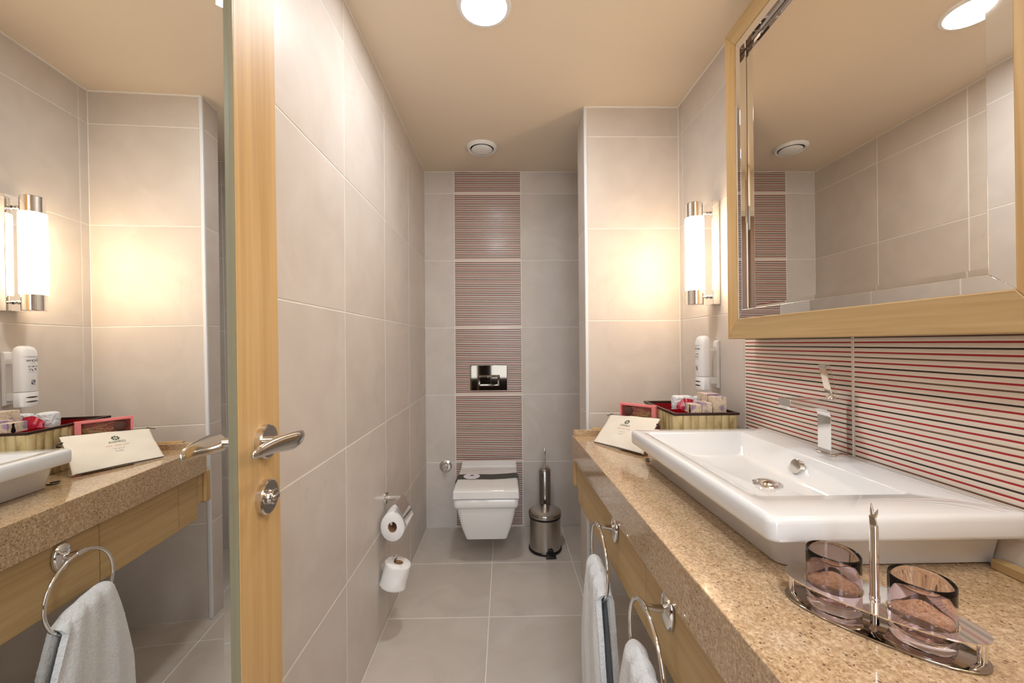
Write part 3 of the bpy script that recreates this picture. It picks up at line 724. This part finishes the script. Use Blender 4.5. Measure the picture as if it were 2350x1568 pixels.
# angle valve
av_ = empty('angle_valve', (-.3995, YB, .411)); tag(av_, 'round chrome stop valve on the back wall left of the toilet', 'valve')
lathe('wall_flange', [(0, .0005), (.041, .0005), (.041, .003), (.036, .006), (.02, .008), (0, .008)], CHROME, av_, (0, 0, 0), (0, -1, 0), seg=40)
lathe('valve_body', [(.0125, .006), (.0125, .03), (.014, .032), (.014, .05), (.010, .056), (0, .057)], CHROME, av_, (0, 0, 0), (0, -1, 0), seg=28)
box('valve_handle', .004, .022, -.052, -.04, -.006, .022, CHROME, av_, bevel=.004)
lathe('outlet', [(.009, 0), (.009, .012), (.0105, .013), (.0105, .020)], CHROME, av_, (0, -.036, -.010), (0, 0, -1), seg=24)

# ------------------------------------------------------------------ pedal bin
bn = empty('pedal_bin', (.233, 2.428, 0)); tag(bn, 'small stainless steel pedal bin on the floor right of the toilet', 'bin')
lathe('base_ring', [(.0, .001), (.097, .001), (.0985, .004), (.0985, .012), (.094, .016), (0, .016)], BLACK_PL, bn, seg=56)
lathe('body', [(.0925, .0165), (.0915, .024), (.0915, .192), (.0925, .195)], STEEL, bn, seg=64)
lathe('liner', [(.093, .193), (.0955, .196), (.0955, .2035), (.09, .206)], DARK_LINER, bn, seg=40)['label'] = 'black liner rim showing under the lid'
lathe('lid', [(.0965, .206), (.0975, .208), (.0975, .222), (.095, .2275), (.086, .2325), (.05, .2385), (0, .2405)], STEEL, bn, seg=64, auto=25)
hexa('pedal', [(-.008, -.128, .004), (.052, -.128, .004), (.045, -.09, .004), (.0, -.09, .004), (-.008, -.128, .012), (.052, -.128, .012), (.042, -.09, .026), (.004, -.09, .026)], BLACK_PL, bn, bevel=.002)
box('pedal_bracket', .006, .038, -.099, -.088, .016, .040, BLACK_PL, bn, bevel=.003)
# toilet brush
br = empty('toilet_brush', (.253, 2.622, 0)); tag(br, 'tall cylindrical chrome toilet brush holder behind the bin', 'toilet brush')
lathe('holder', [(.0375, .001), (.0375, .405), (.0365, .407)], STEEL, br, seg=48)
lathe('brush_lid', [(.038, .4075), (.038, .4125), (.028, .424), (.011, .434), (.0085, .434)], STEEL, br, seg=48)
lathe('brush_handle', [(.006, .434), (.0055, .47), (.0065, .548), (.005, .552), (0, .5525)], CHROME, br, seg=24)

# ------------------------------------------------------------------ toilet paper
hp = empty('paper_holder', (XL, 1.79, .555)); tag(hp, 'chrome paper holder with a cover plate on the left wall', 'paper holder')
lathe('wall_flange', [(0, .0003), (.027, .0003), (.027, .006), (.024, .009), (.012, .010), (.0115, .055), (.0125, .058), (.0125, .083), (.010, .086), (0, .086)], CHROME, hp, (0, 0, 0), (1, 0, 0), seg=40)
tube('roll_bar', [(.071, -.004, -.006), (.069, -.006, -.045), (.066, -.010, -.060), (.064, -.040, -.064), (.0625, -.080, -.064), (.0625, -.118, -.064), (.062, -.126, -.060), (.062, -.128, -.050)], .0045, CHROME, hp, seg=14)
pts = [(.076, .006), (.088, -.008), (.108, -.050), (.122, -.084)]
V = []; 
for yy in (-.118, .0):
    for e in (0, .0014):
        V += [(x + e, yy, z + .012 + e * .6) for x, z in pts]
F = []
for i in range(3): F += [(i, i + 1, 8 + i + 1, 8 + i), (4 + i, 12 + i, 12 + i + 1, 4 + i + 1), (i, 4 + i, 5 + i, i + 1), (8 + i, 9 + i, 13 + i, 12 + i)]
F += [(0, 8, 12, 4), (3, 7, 15, 11)]
mesh_obj('cover_plate', V, F, CHROME, hp, auto=20)
def roll(name, loc, rot, label, group, R=.052, H=.098, hole=.0195, loose=0):
    s = empty(name, loc); s.rotation_euler = rot; tag(s, label, 'toilet paper', group)
    n = 56; V = []; F = []
    prof = [(hole, -H / 2), (R - .003, -H / 2), (R, -H / 2 + .003), (R, H / 2 - .003), (R - .003, H / 2), (hole, H / 2)]
    m_ = 14
    full = []
    for i, (r_, h) in enumerate(prof[:3]): full.append((r_, h))
    for i in range(1, m_): full.append((R, -H / 2 + .003 + (H - .006) * i / m_))
    full += prof[3:]
    for r_, h in full:
        for k_ in range(n):
            a = 2 * pi * k_ / n; rr = r_
            if r_ >= R - 1e-6 and loose: rr += loose * (sin(3 * a + h * 70) * .5 + sin(a * 2 + h * 110 + 1) * .5 + .6 * sin(5 * a - h * 60))
            V.append((rr * cos(a), rr * sin(a), h))
    for i in range(len(full)):
        j = (i + 1) % len(full)
        for k_ in range(n): F.append((i * n + k_, i * n + (k_ + 1) % n, j * n + (k_ + 1) % n, j * n + k_))
    mesh_obj('paper', V, F, PAPER, s, auto=50)
    lathe('core', [(hole - .0003, -H / 2 + .001), (hole - .0003, H / 2 - .001), (hole - .0016, H / 2 - .001), (hole - .0016, -H / 2 + .001), (hole - .0003, -H / 2 + .001)], CARDBOARD, s, seg=32, close=False, auto=None, smooth=False)
    return s
r_a = roll('toilet_roll', (-.4665, 1.727, .476), (radians(90), 0, 0), 'toilet roll hanging in the chrome covered holder', 'toilet rolls on the left wall', R=.049, hole=.0185)
r_a.scale = (1, 1.22, 1)
sp_ = empty('spare_roll_holder', (XL, 1.745, .252)); tag(sp_, 'chrome upright spare roll holder low on the left wall', 'paper holder')
box('wall_plate', .0003, .006, -.030, .030, -.055, .052, CHROME, sp_, bevel=.002)
tube('post', [(.005, 0, -.045), (.030, 0, -.050), (.040, -.002, -.044), (.044, -.004, -.020), (.058, -.010, .068)], .005, CHROME, sp_, seg=14)
lathe('post_cap', [(0, 0), (.0095, .002), (.0105, .008), (.009, .012), (0, .013)], CHROME, sp_, (.0585, -.010, .068), (.16, -.05, 1), seg=24)
roll('toilet_roll', (-.4665, 1.720, .262), (radians(-5), radians(14), 0), 'spare toilet roll with crumpled paper standing on the low holder', 'toilet rolls on the left wall', R=.054, H=.098, hole=.0205, loose=.0012)

# ------------------------------------------------------------------ soap dispenser
ds = empty('soap_dispenser', (.8000, 1.628, 1.0345)); tag(ds, 'white squeeze bottle soap dispenser on a wall bracket under the lamp', 'soap dispenser')
def ov2(a, b2, z, e=.72, dx=0): return [(dx + a * math.copysign(abs(cos(t)) ** e, cos(t)), b2 * math.copysign(abs(sin(t)) ** e, sin(t)), z) for t in th]
a_, b_ = .0240, .0300
lo = [ov2(a_ * .93, b_ * .93, 0), ov2(a_, b_, .003), ov2(a_, b_, .052), ov2(a_ * .985, b_ * .985, .053)]
loft('pump_base', lo, WHITE_PL, ds, origin=(0, 0, 0))
lo = [ov2(a_ * .985, b_ * .985, .0545), ov2(a_, b_, .0555), ov2(a_, b_, .180)]
top = []
for s_, hz in ((1, .188), (.985, .197), (.94, .205), (.87, .2105), (.76, .2140), (.6, .2165), (.4, .2178), (.15, .2182)):
    # slanted shoulder towards the room
    l_ = ov2(a_ * s_, b_ * s_, hz); top.append([(x, y, z - (.012 * max(0, -x) / a_) * (1 if hz < .214 else .6)) for x, y, z in l_])
loft('bottle', lo + top, WHITE_PL, ds, origin=(0, 0, 0), auto=65)
for z in (.0185, .034):
    P_ = []
    for i in range(13):
        t = pi * (.84 + .40 * i / 12)
        P_.append(((a_ + .0004) * math.copysign(abs(cos(t)) ** .72, cos(t)), (b_ + .0004) * math.copysign(abs(sin(t)) ** .72, sin(t)), z))
    V = []; 
    for i, p in enumerate(P_):
        hh = .0024 * sin(pi * i / 12) + .0002; V += [(p[0], p[1], p[2] - hh), (p[0], p[1], p[2] + hh)]
    mesh_obj('finger_slot', V, [(2 * i, 2 * i + 1, 2 * i + 3, 2 * i + 2) for i in range(12)], SLOT, ds)
q = ds.location; xw = XR(1.63) - .0003
V = [(x, y, z) for y in (-.014, .014) for x, z in ((xw - q.x, .003), (xw - q.x - .016, .010), (xw - q.x - .013, .018), (xw - q.x - .013, .19), (xw - q.x - .010, .197), (xw - q.x, .199))]
F = [(0, 1, 2, 3, 4, 5), (11, 10, 9, 8, 7, 6)] + [(i, (i + 1) % 6, 6 + (i + 1) % 6, 6 + i) for i in range(6)]
mesh_obj('wall_bracket', V, F, WHITE_PL, ds, bevel=.002)
box('bracket_arm', .0215, xw - q.x - .008, -.011, .011, .022, .050, WHITE_PL, ds, bevel=.003)
box('bracket_arm', .0215, xw - q.x - .008, -.011, .011, .152, .166, WHITE_PL, ds, bevel=.003)
def bottle_fn(z0, tc=pi):
    # wrap onto the room-facing side of the bottle; text reads from the far side to the near side
    def f(x, y):
        t = tc + x / .026
        return ((a_ + .0005) * math.copysign(abs(cos(t)) ** .72, cos(t)), (b_ + .0005) * math.copysign(abs(sin(t)) ** .72, sin(t)), z0 + y)
    return f
mapped_text('brand_lettering', 'Dove', .030, bottle_fn(.161), PRINT_DARK, ds, height=.011)
mapped_text('emblem', '~', .006, bottle_fn(.154), GOLD_PRINT, ds)
mapped_text('fine_print', 'III III III', .020, bottle_fn(.141), PRINT_DARK, ds, height=.005)
mapped_text('fine_print', '7//', .018, bottle_fn(.128), PRINT_DARK, ds, height=.008)
mapped_text('fine_print', '-------', .022, bottle_fn(.122), GREY_PRINT, ds)
mapped_text('pictogram', '§', .008, bottle_fn(.078), PRINT_DARK, ds, height=.018)

# ------------------------------------------------------------------ amenity tray
tr = empty('bamboo_tray', (.6975, 1.546, HC)); tag(tr, 'split bamboo box tray with dark rim and red lining', 'tray')
q = tr.location
X0, X1, Y0, Y1, ZT = .583, .812, 1.392, 1.700, .981
tp = .005                      # taper
def rimbar(a, c_, d_, e): return hexa('rim', [(x - q.x, y - q.y, z - q.z) for z in (ZT - .0085, ZT) for x, y in (a, c_, d_, e)], RIM_WOOD, tr, bevel=.001)
w_r = .010
rimbar((X0, Y0), (X1, Y0), (X1 - w_r, Y0 + w_r), (X0 + w_r, Y0 + w_r)); rimbar((X0, Y1), (X1, Y1), (X1 - w_r, Y1 - w_r), (X0 + w_r, Y1 - w_r))
rimbar((X0, Y0), (X0, Y1), (X0 + w_r, Y1 - w_r), (X0 + w_r, Y0 + w_r)); rimbar((X1, Y0), (X1, Y1), (X1 - w_r, Y1 - w_r), (X1 - w_r, Y0 + w_r))
def slat(p0, p1, b0, b1, nrm_):
    # half round slat between two top points and two bottom points
    V = []; n8 = 8
    for A_, B_, z in ((b0, b1, HC + .001), (p0, p1, ZT - .009)):
        A_ = Vector((*A_, 0)); B_ = Vector((*B_, 0)); mid = (A_ + B_) / 2; h = (B_ - A_) / 2
        for i in range(n8 + 1):
            t = pi * i / n8; p = mid - h * cos(t) * 1.0 + Vector(nrm_) * (sin(t) ** .7) * .0055
            V.append((p.x - q.x, p.y - q.y, z - q.z))
    k = n8 + 1; F = [(i, i + 1, k + i + 1, k + i) for i in range(n8)] + [(n8, 0, k, k + n8), tuple(range(k))[::-1], tuple(range(k, 2 * k))]
    return mesh_obj('slat', V, F, BAMBOO, tr, smooth=False, auto=50, origin=V[0])
i0 = .0065
def side(a, c_, ba, bc, n9, nrm_):
    for i in range(n9):
        f0, f1 = i / n9, (i + 1) / n9
        L_ = lambda u, v_, f: (u[0] + (v_[0] - u[0]) * f, u[1] + (v_[1] - u[1]) * f)
        slat(L_(a, c_, f0), L_(a, c_, f1), L_(ba, bc, f0), L_(ba, bc, f1), nrm_)
c0, c1, c2, c3 = (X0 + i0, Y0 + i0), (X1 - i0, Y0 + i0), (X1 - i0, Y1 - i0), (X0 + i0, Y1 - i0)
e0, e1, e2, e3 = (X0 + i0 + tp, Y0 + i0 + tp), (X1 - i0 - tp, Y0 + i0 + tp), (X1 - i0 - tp, Y1 - i0 - tp), (X0 + i0 + tp, Y1 - i0 - tp)
side(c0, c1, e0, e1, 8, (0, -1, 0)); side(c0, c3, e0, e3, 11, (-1, 0, 0)); side(c3, c2, e3, e2, 8, (0, 1, 0)); side(c1, c2, e1, e2, 11, (1, 0, 0))
box('tray_body', e0[0] + .001 - q.x, e2[0] - .001 - q.x, e0[1] + .001 - q.y, e2[1] - .001 - q.y, .002, .084, RIM_WOOD, tr)
# red lining : inner walls and floor
def lining(name, a, c_, d_, e, m=RED_LINER): return mesh_obj(name, [(p[0] - q.x, p[1] - q.y, p[2] - q.z) for p in (a, c_, d_, e)], [(0, 1, 2, 3)], m, tr)
jx, jy = .0095, .0095
box('lining', X0 + jx - q.x, X0 + jx + .003 - q.x, Y0 + jy - q.y, Y1 - jy - q.y, .095, ZT - .009 - q.z, RED_LINER, tr)
box('lining', X1 - jx - .003 - q.x, X1 - jx - q.x, Y0 + jy - q.y, Y1 - jy - q.y, .095, ZT - .009 - q.z, RED_LINER, tr)
box('lining', X0 + jx - q.x, X1 - jx - q.x, Y0 + jy - q.y, Y0 + jy + .003 - q.y, .095, ZT - .009 - q.z, RED_LINER, tr)
box('lining', X0 + jx - q.x, X1 - jx - q.x, Y1 - jy - .003 - q.y, Y1 - jy - q.y, .095, ZT - .009 - q.z, RED_LINER, tr)
box('tray_floor', X0 + .0126 - q.x, X1 - .0126 - q.x, Y0 + .0126 - q.y, Y1 - .0126 - q.y, .085, .0945, RED_LINER, tr)
box('divider', X0 + .0127 - q.x, .655 - q.x, 1.497 - q.y, 1.500 - q.y, .095, .978 - q.z, RED_LINER, tr)
box('divider', .652 - q.x, .655 - q.x, Y0 + .0127 - q.y, 1.4967 - q.y, .095, .976 - q.z, RED_LINER, tr)
ZF = HC + .095
# rolled face cloths
def cloth_roll(x, y, z1, a, bb, label, yaw):
    s = empty('face_cloth', (x, y, ZF), yaw); tag(s, label, 'face cloth', 'rolled white face cloths in the tray')
    h = z1 - ZF; n5 = 40; V = []; F = []; N = 12
    for i in range(N + 1):
        for k_ in range(n5):
            t = 2 * pi * k_ / n5; f = 1 - .10 * (abs(i / N * 2 - 1) ** 6)
            V.append((a * f * math.copysign(abs(cos(t)) ** .7, cos(t)), bb * f * math.copysign(abs(sin(t)) ** .7, sin(t)), h * i / N))
    for i in range(N):
        for k_ in range(n5): F.append((i * n5 + k_, i * n5 + (k_ + 1) % n5, (i + 1) * n5 + (k_ + 1) % n5, (i + 1) * n5 + k_))
    F.append(tuple(range(n5))[::-1]); F.append(tuple(range(N * n5, (N + 1) * n5)))
    o = mesh_obj('cloth', V, F, TERRY, s, smooth=True)
    ss = o.modifiers.new('sub', 'SUBSURF'); ss.levels = ss.render_levels = 2
    tx = bpy.data.textures.new('cl', 'CLOUDS'); tx.noise_scale = .012
    dp = o.modifiers.new('disp', 'DISPLACE'); dp.texture = tx; dp.strength = .006; dp.texture_coords = 'LOCAL'
cloth_roll(.672, 1.562, 1.021, .024, .026, 'rolled white face cloth standing leftmost behind the red pouch', .1)
cloth_roll(.722, 1.612, 1.014, .024, .026, 'rolled white face cloth in the middle behind the red pouch', .2)
cloth_roll(.764, 1.577, 1.016, .026, .023, 'rolled white face cloth standing behind the printed boxes', -.1)
# red foil pouch
s = empty('foil_pouch', (.676, 1.505, ZF)); tag(s, 'shiny red foil pouch leaning among the white face cloths', 'pouch')
V = []; F = []; NX, NZ = 16, 10
for side_ in (1, -1):
    for i in range(NX + 1):
        for j in range(NZ + 1):
            u = i / NX * 2 - 1; v_ = j / NZ
            x = u * .036 * (1 - .25 * v_ * (u > 0)) + .004; top_ = .094 - .014 * abs(u) ** 1.5 * (1.6 if u < 0 else .3)
            z = v_ * top_; puff = .010 * (1 - u * u) * sin(pi * min(1, v_ * 1.02)) + .0015 * sin(u * 14 + v_ * 6)
            V.append((x, -side_ * max(puff, 0) + .012 * v_, z))
off = (NX + 1) * (NZ + 1)
for s2 in (0, 1):
    for i in range(NX):
        for j in range(NZ):
            a = s2 * off + i * (NZ + 1) + j; F.append((a, a + 1, a + NZ + 2, a + NZ + 1))
mesh_obj('pouch', V, F, RED_FOIL, s, smooth=True)
# printed boxes
def pbox(x0, x1, y0, y1, z1, label, rot=0, z0=ZF + .0005):
    cx, cy = (x0 + x1) / 2, (y0 + y1) / 2
    s = empty('printed_box', (cx, cy, z0), rot); tag(s, label, 'box', 'small printed toiletry boxes in the tray')
    box('carton', x0 - cx, x1 - cx, y0 - cy, y1 - cy, 0, z1 - z0, SKETCH, s, bevel=.0008)
    return s
b1 = pbox(.657, .690, 1.414, 1.476, 1.006, 'smallest printed carton with a black dress silhouette, in the tray corner')
mesh_obj('silhouette', [(-.0172, -.012 + dy, z) for dy, z in ((-.004, .084), (.004, .084), (.0035, .074), (.0075, .060), (.004, .052), (.001, .048), (-.002, .048), (-.004, .052), (-.0075, .060), (-.0035, .074))], [tuple(range(10))], BLACK_PL, b1)
pbox(.6915, .7265, 1.412, 1.470, 1.0125, 'small printed carton in the middle of the front row in the tray')
pbox(.7365, .784, 1.425, 1.462, 1.031, 'tall printed carton at the right end of the front row in the tray')
pbox(.733, .785, 1.470, 1.535, 1.036, 'tall printed carton behind the front row of cartons in the tray', .08)

# ------------------------------------------------------------------ pink gift box with raffia
A0 = Vector((.4650, 1.6400, 0)); B0 = Vector((.5745, 1.5340, 0)); d_ = (B0 - A0); Wd = d_.length; d_.normalize(); yawp = math.atan2(d_.y, d_.x)
pk = empty('gift_box', (A0.x, A0.y, HC), yawp); tag(pk, 'pink gift box with a window and raffia behind the cream pouch', 'box')
# local: x along the front, y = depth away from the camera, z up
H = .158; T = .0035; Dp = .022; Wd = .149
box('back_panel', 0, Wd, Dp - T, Dp, .0005, H, PINK_IN, pk)
box('side_panel', 0, T, 0, Dp - T, .0005, H, PINK, pk); box('side_panel', Wd - T, Wd, 0, Dp - T, .0005, H, PINK, pk)
box('top_panel', T, Wd - T, 0, Dp - T, H - T, H, PINK, pk); box('bottom_panel', T, Wd - T, 0, Dp - T, .0005, T, PINK, pk)
box('front_frame', T, T + .004, -.001, .0008, T, H - T, PINK, pk); box('front_frame', Wd - T - .012, Wd - T, -.001, .0008, T, H - T, PINK, pk); box('front_frame', T + .004, Wd - T - .012, -.001, .0008, H - T - .004, H - T, PINK, pk)
box('shelf', T, Wd - T, .006, Dp - T, .078, .081, PINK_IN, pk)
rf_ = random.Random(3); V = []; F = []
for s_ in range(85):
    x = rf_.uniform(.040, .120); z = .086 + rf_.uniform(0, .034); y = rf_.uniform(.005, .014); a = rf_.uniform(-1.2, 1.2); ln = rf_.uniform(.035, .08); cv = rf_.uniform(.15, .9) * rf_.choice((-1, 1)); wd_ = .0008
    pts = []
    for i in range(9):
        f = i / 8; x += ln / 8 * cos(a); z += ln / 8 * abs(sin(a)) * .8 * (1 - f * .9) + rf_.uniform(-.0004, .0004); a += cv * .35
        x = min(max(x, .012), Wd - .018); z = min(z, H - .012); pts.append((x, y + .004 * f, z))
    b9 = len(V)
    for p in pts: V += [(p[0], p[1], p[2] - wd_), (p[0] + .0003, p[1] - .0008, p[2]), (p[0], p[1], p[2] + wd_)]
    for i in range(8): F += [(b9 + 3 * i, b9 + 3 * i + 1, b9 + 3 * i + 4, b9 + 3 * i + 3), (b9 + 3 * i + 1, b9 + 3 * i + 2, b9 + 3 * i + 5, b9 + 3 * i + 4)]
o = mesh_obj('raffia', V, F, STRAW, pk); o['kind'] = 'stuff'; o['label'] = 'tangled raffia straw filling'
o = lathe('round_brush', [(0, -.007), (.012, -.006), (.017, -.003), (.018, .0), (.017, .004), (.010, .007), (0, .008)], BRISTLE, pk, (.034, .0085, .128), (0, 1, 0), seg=28); o['label'] = 'round brown brush'
hexa('card', [(.078, .006, .082), (.112, .006, .082), (.112, .007, .082), (.078, .007, .082), (.074, .006, .106), (.086, .006, .110), (.086, .007, .110), (.074, .007, .106)], WHITE_PL, pk)['label'] = 'white card corner'
box('window_film', T + .004, Wd - T - .012, -.0006, -.0002, T, H - T - .004, CLEAR, pk)

# ------------------------------------------------------------------ cream pouch
LL = Vector((.3537, 1.6281, .8285)); U = Vector((.52439672, -.85143548, .0)).normalized()
Vb = Vector((.60580803, .3797706, .69912154)); Vb = (Vb - U * Vb.dot(U)).normalized(); Nb = U.cross(Vb).normalized()
if Nb.x > 0: Nb = -Nb
WB, HB = .2465, .1390
BC = [Vector((.3537, 1.6281, .8290)), Vector((.4831, 1.4180, .8335)), Vector((.4386, 1.6786, .9266)), Vector((.5667, 1.4754, .9464))]
def bil(u, v):
    a = u / WB; c_ = v / HB
    return (BC[0] * (1 - a) + BC[1] * a) * (1 - c_) + (BC[2] * (1 - a) + BC[3] * a) * c_
bg = empty('canvas_pouch', tuple(LL + U * .12)); tag(bg, 'cream canvas zip pouch leaning on the gift box by the basin', 'pouch')
def bagpt(u, v, side_):
    # u,v in metres
    a = min(1, max(0, u / WB)); c_ = min(1, max(0, v / HB))
    puff = .0085 * (max(0, sin(pi * a)) ** .5) * (max(0, sin(pi * min(1, c_ * .92 + .04))) ** .6)
    wr_ = .0011 * sin(u * 60 + v * 25) * sin(v * 70 + 1) * (sin(pi * a)) + .0010 * sin(u * 31 - v * 90) * sin(pi * c_)
    p = bil(u, v) + Nb * ((puff + wr_) * side_ + (.0006 if side_ > 0 else -.0006))
    return p - bg.location
NU, NV = 48, 30; V = []; F = []
def edge_u(v):   # slightly concave sides, rounded hem corners
    return .0035 * sin(pi * v / HB), WB - .004 * sin(pi * v / HB) 
for sd in (1, -1):
    for i in range(NU + 1):
        for j in range(NV + 1):
            v_ = HB * j / NV; u0_, u1_ = edge_u(v_); u_ = u0_ + (u1_ - u0_) * i / NU
            vv = v_ + .003 * sin(u_ * 20) * (j == NV)
            V.append(bagpt(u_, v_, sd))
off = (NU + 1) * (NV + 1)
for sd in (0, 1):
    for i in range(NU):
        for j in range(NV):
            a = sd * off + i * (NV + 1) + j; F.append((a, a + 1, a + NV + 2, a + NV + 1))
for i in range(NU):
    for j in (0, NV):
        a = i * (NV + 1) + j; F.append((a, a + NV + 1, off + a + NV + 1, off + a))
for j in range(NV):
    for i in (0, NU):
        a = i * (NV + 1) + j; F.append((a, a + 1, off + a + 1, off + a))
mesh_obj('cloth_body', V, F, CANVAS, bg, smooth=True)
def bl(u, v, n_off=0): return tuple(bil(u, v) + Nb * n_off - bg.location)
tube('zip', [bl(.002, HB + .0015), bl(.12, HB + .001), bl(WB - .002, HB + .001)], .0018, BLACK_PL, bg, seg=8)
tube('zip_pull', [bl(.012, HB + .002), bl(.002, HB + .006), bl(-.006, HB + .001), bl(-.018, HB - .004)], .0012, BLACK_PL, bg, seg=8)
tube('zip_pull', [bl(WB - .004, HB - .022), bl(WB + .008, HB - .026), bl(WB + .013, HB - .034), bl(WB + .004, HB - .036)], .0028, BLACK_PL, bg, seg=8)
tube('hem', [bl(.004, -.0002, .001), bl(.12, -.0004, .004), bl(WB - .006, -.0002, .001)], .0013, BLACK_PL, bg, seg=8)['label'] = 'dark hem line'
tube('thread', [bl(WB - .004, .004), bl(WB + .004, -.001, .003), bl(WB + .012, -.0015, .012)], .0006, CAULK, bg, seg=5)
def bfn(u0, v0, tilt=0): return lambda x, y: tuple(bagpt(u0 + x, v0 + y + tilt * x, 1) + Nb * .0006)
mapped_text('lettering', 'CORNELIA', .0475, bfn(.1135, .0865), GREEN_PRINT, bg, height=.0085)
def squiggle(u0, u1, v, amp, m, fr=5, wd_=.0007):
    n7 = 30; V = []
    for i in range(n7 + 1):
        u_ = u0 + (u1 - u0) * i / n7; vv = v + amp * sin(fr * 2 * pi * i / n7) * (.6 + .4 * sin(i * 1.7))
        V += [bagpt(u_, vv - wd_, 1) + Nb * .0006, bagpt(u_, vv + wd_, 1) + Nb * .0006]
    return mesh_obj('script_line', V, [(2 * i, 2 * i + 1, 2 * i + 3, 2 * i + 2) for i in range(n7)], m, bg)
for a, c_ in ((.083, .101), (.106, .124), (.130, .147)): squiggle(a, c_, .0765, .0022, PALE_RED_PRINT, 3, .0008)
for a, c_ in ((.099, .106), (.109, .118), (.121, .130)): squiggle(a, c_, .064, .0004, GREY_PRINT, 4, .0005)
for a, c_ in ((.104, .119), (.122, .127)): squiggle(a, c_, .0545, .0005, GREY_PRINT, 5, .0007)
wv = []; wf_ = []
for i in range(8):
    a = 2 * pi * i / 8
    for da, rr in ((-.34, .0075), (.0, .0048), (.42, .0085), (.18, .0122), (-.2, .0118)):
        wv.append(bagpt(.113 + rr * cos(a + da), .1075 + rr * .85 * sin(a + da), 1) + Nb * .0006)
    wf_.append(tuple(range(5 * i, 5 * i + 5)))
mesh_obj('leaf_wreath', wv, wf_, GREEN_PRINT, bg)
mesh_obj('wreath_centre', [bagpt(.113 + .0032 * cos(2 * pi * i / 10), .1075 + .0028 * sin(2 * pi * i / 10), 1) + Nb * .0006 for i in range(10)], [tuple(range(10))], ORANGE_PRINT, bg)
# loop of black cord by the basin foot
tube_o = tube('black_cord', [(.505, 1.372, HC + .0022), (.490, 1.380, HC + .003), (.478, 1.372, HC + .006), (.474, 1.358, HC + .003), (.486, 1.352, HC + .0022), (.500, 1.356, HC + .0022)], .002, BLACK_PL, seg=8); tag(tube_o, 'small loop of black cord beside the far corner of the basin', 'cord')

# ------------------------------------------------------------------ tumbler holder
AX = Vector((.0600, -.0711)).normalized(); AN = Vector((-AX.y, AX.x)); C = Vector((.5195, .5655))
hd = empty('tumbler_holder', (C.x, C.y, HC), math.atan2(AX.y, AX.x)); tag(hd, 'oval two tier chrome tumbler holder at the front of the worktop', 'tumbler holder')
SP = .0466; RG = .0335
def oval(z, a=.108, b2=.045, e=.85, n=96): return [(a * math.copysign(abs(cos(2 * pi * i / n)) ** e, cos(2 * pi * i / n)), b2 * math.copysign(abs(sin(2 * pi * i / n)) ** e, sin(2 * pi * i / n)), z) for i in range(n)]
loft('base_plate', [oval(.0005, .107, .044), oval(.0015), oval(.0028), oval(.0035, .107, .044)], DARK_CHROME, hd, origin=(0, 0, 0), auto=60)
def holed(z0, z1):
    bm = bmesh.new(); zs = (z0, z1)
    outer = [bm.verts.new(v) for v in oval(z1, .108, .045)]
    eds = [bm.edges.new((outer[i], outer[(i + 1) % 96])) for i in range(96)]
    for cx in (-SP, SP):
        r = [bm.verts.new((cx + (RG + .0018) * cos(2 * pi * i / 64), (RG + .0018) * sin(2 * pi * i / 64), z1)) for i in range(64)]
        eds += [bm.edges.new((r[i], r[(i + 1) % 64])) for i in range(64)]
    bmesh.ops.triangle_fill(bm, use_beauty=True, use_dissolve=False, edges=eds)
    g = bmesh.ops.extrude_face_region(bm, geom=bm.faces[:]); bmesh.ops.translate(bm, vec=(0, 0, z0 - z1), verts=[v for v in g['geom'] if isinstance(v, bmesh.types.BMVert)])
    bmesh.ops.recalc_face_normals(bm, faces=bm.faces); me = bpy.data.meshes.new('ring_plate'); bm.to_mesh(me); bm.free(); me.materials.append(CHROME)
    o = bpy.data.objects.new('ring_plate', me); link(o, hd); return o
holed(.0355, .0375)
for x in (-.099, .099): lathe('pillar', [(.0045, .0035), (.0045, .0355)], CHROME, hd, (x, 0, 0), seg=20)
lathe('post', [(.0050, .0035), (.0050, .0355), (.0062, .0375), (.0062, .042), (.0054, .044), (.0052, .138), (.0046, .1405)], CHROME, hd, seg=28)
# finial: three upright leaves like a hook
hexa('finial', [(-.0045, -.002, .139), (.004, -.002, .139), (.004, .002, .139), (-.0045, .002, .139), (-.0055, -.0016, .153), (.0015, -.0016, .158), (.0015, .0016, .158), (-.0055, .0016, .153)], CHROME_WARM, hd, bevel=.001)
for a0, a1, w0 in (((-.0015, 0, .152), (-.0025, 0, .171), .0024), ((.001, 0, .152), (.0045, -.001, .164), .0022)):
    tube('finial_prong', [a0, tuple((Vector(a0) + Vector(a1)) / 2), a1], w0, CHROME_WARM, hd, seg=10, radii=[w0, w0 * .9, .0005])
def tumbler(c_, label):
    g = empty('glass_tumbler', (c_.x, c_.y, HC + .0037)); tag(g, label, 'glass', 'plum tinted glass tumblers in the holder')
    Rr = RG; h = .083; th_ = .0020
    prof = [(0, 0), (Rr - .006, 0), (Rr - .001, .002), (Rr, .008)] + [(Rr, h * f) for f in (.3, .5, .7, .9)] + [(Rr, h - .001), (Rr - th_ / 2, h), (Rr - th_, h - .001)] + [(Rr - th_, h * f) for f in (.7, .4)] + [(Rr - th_ - .0005, .016), (Rr - .008, .0125), (0, .0115)]
    lathe('tumbler', prof, TINT_GLASS, g, seg=72, auto=60)
    return g
tumbler(C - AX * SP, 'plum tinted glass tumbler in the holder, nearer the basin')
tumbler(C + AX * SP, 'plum tinted glass tumbler in the holder, nearer the camera')
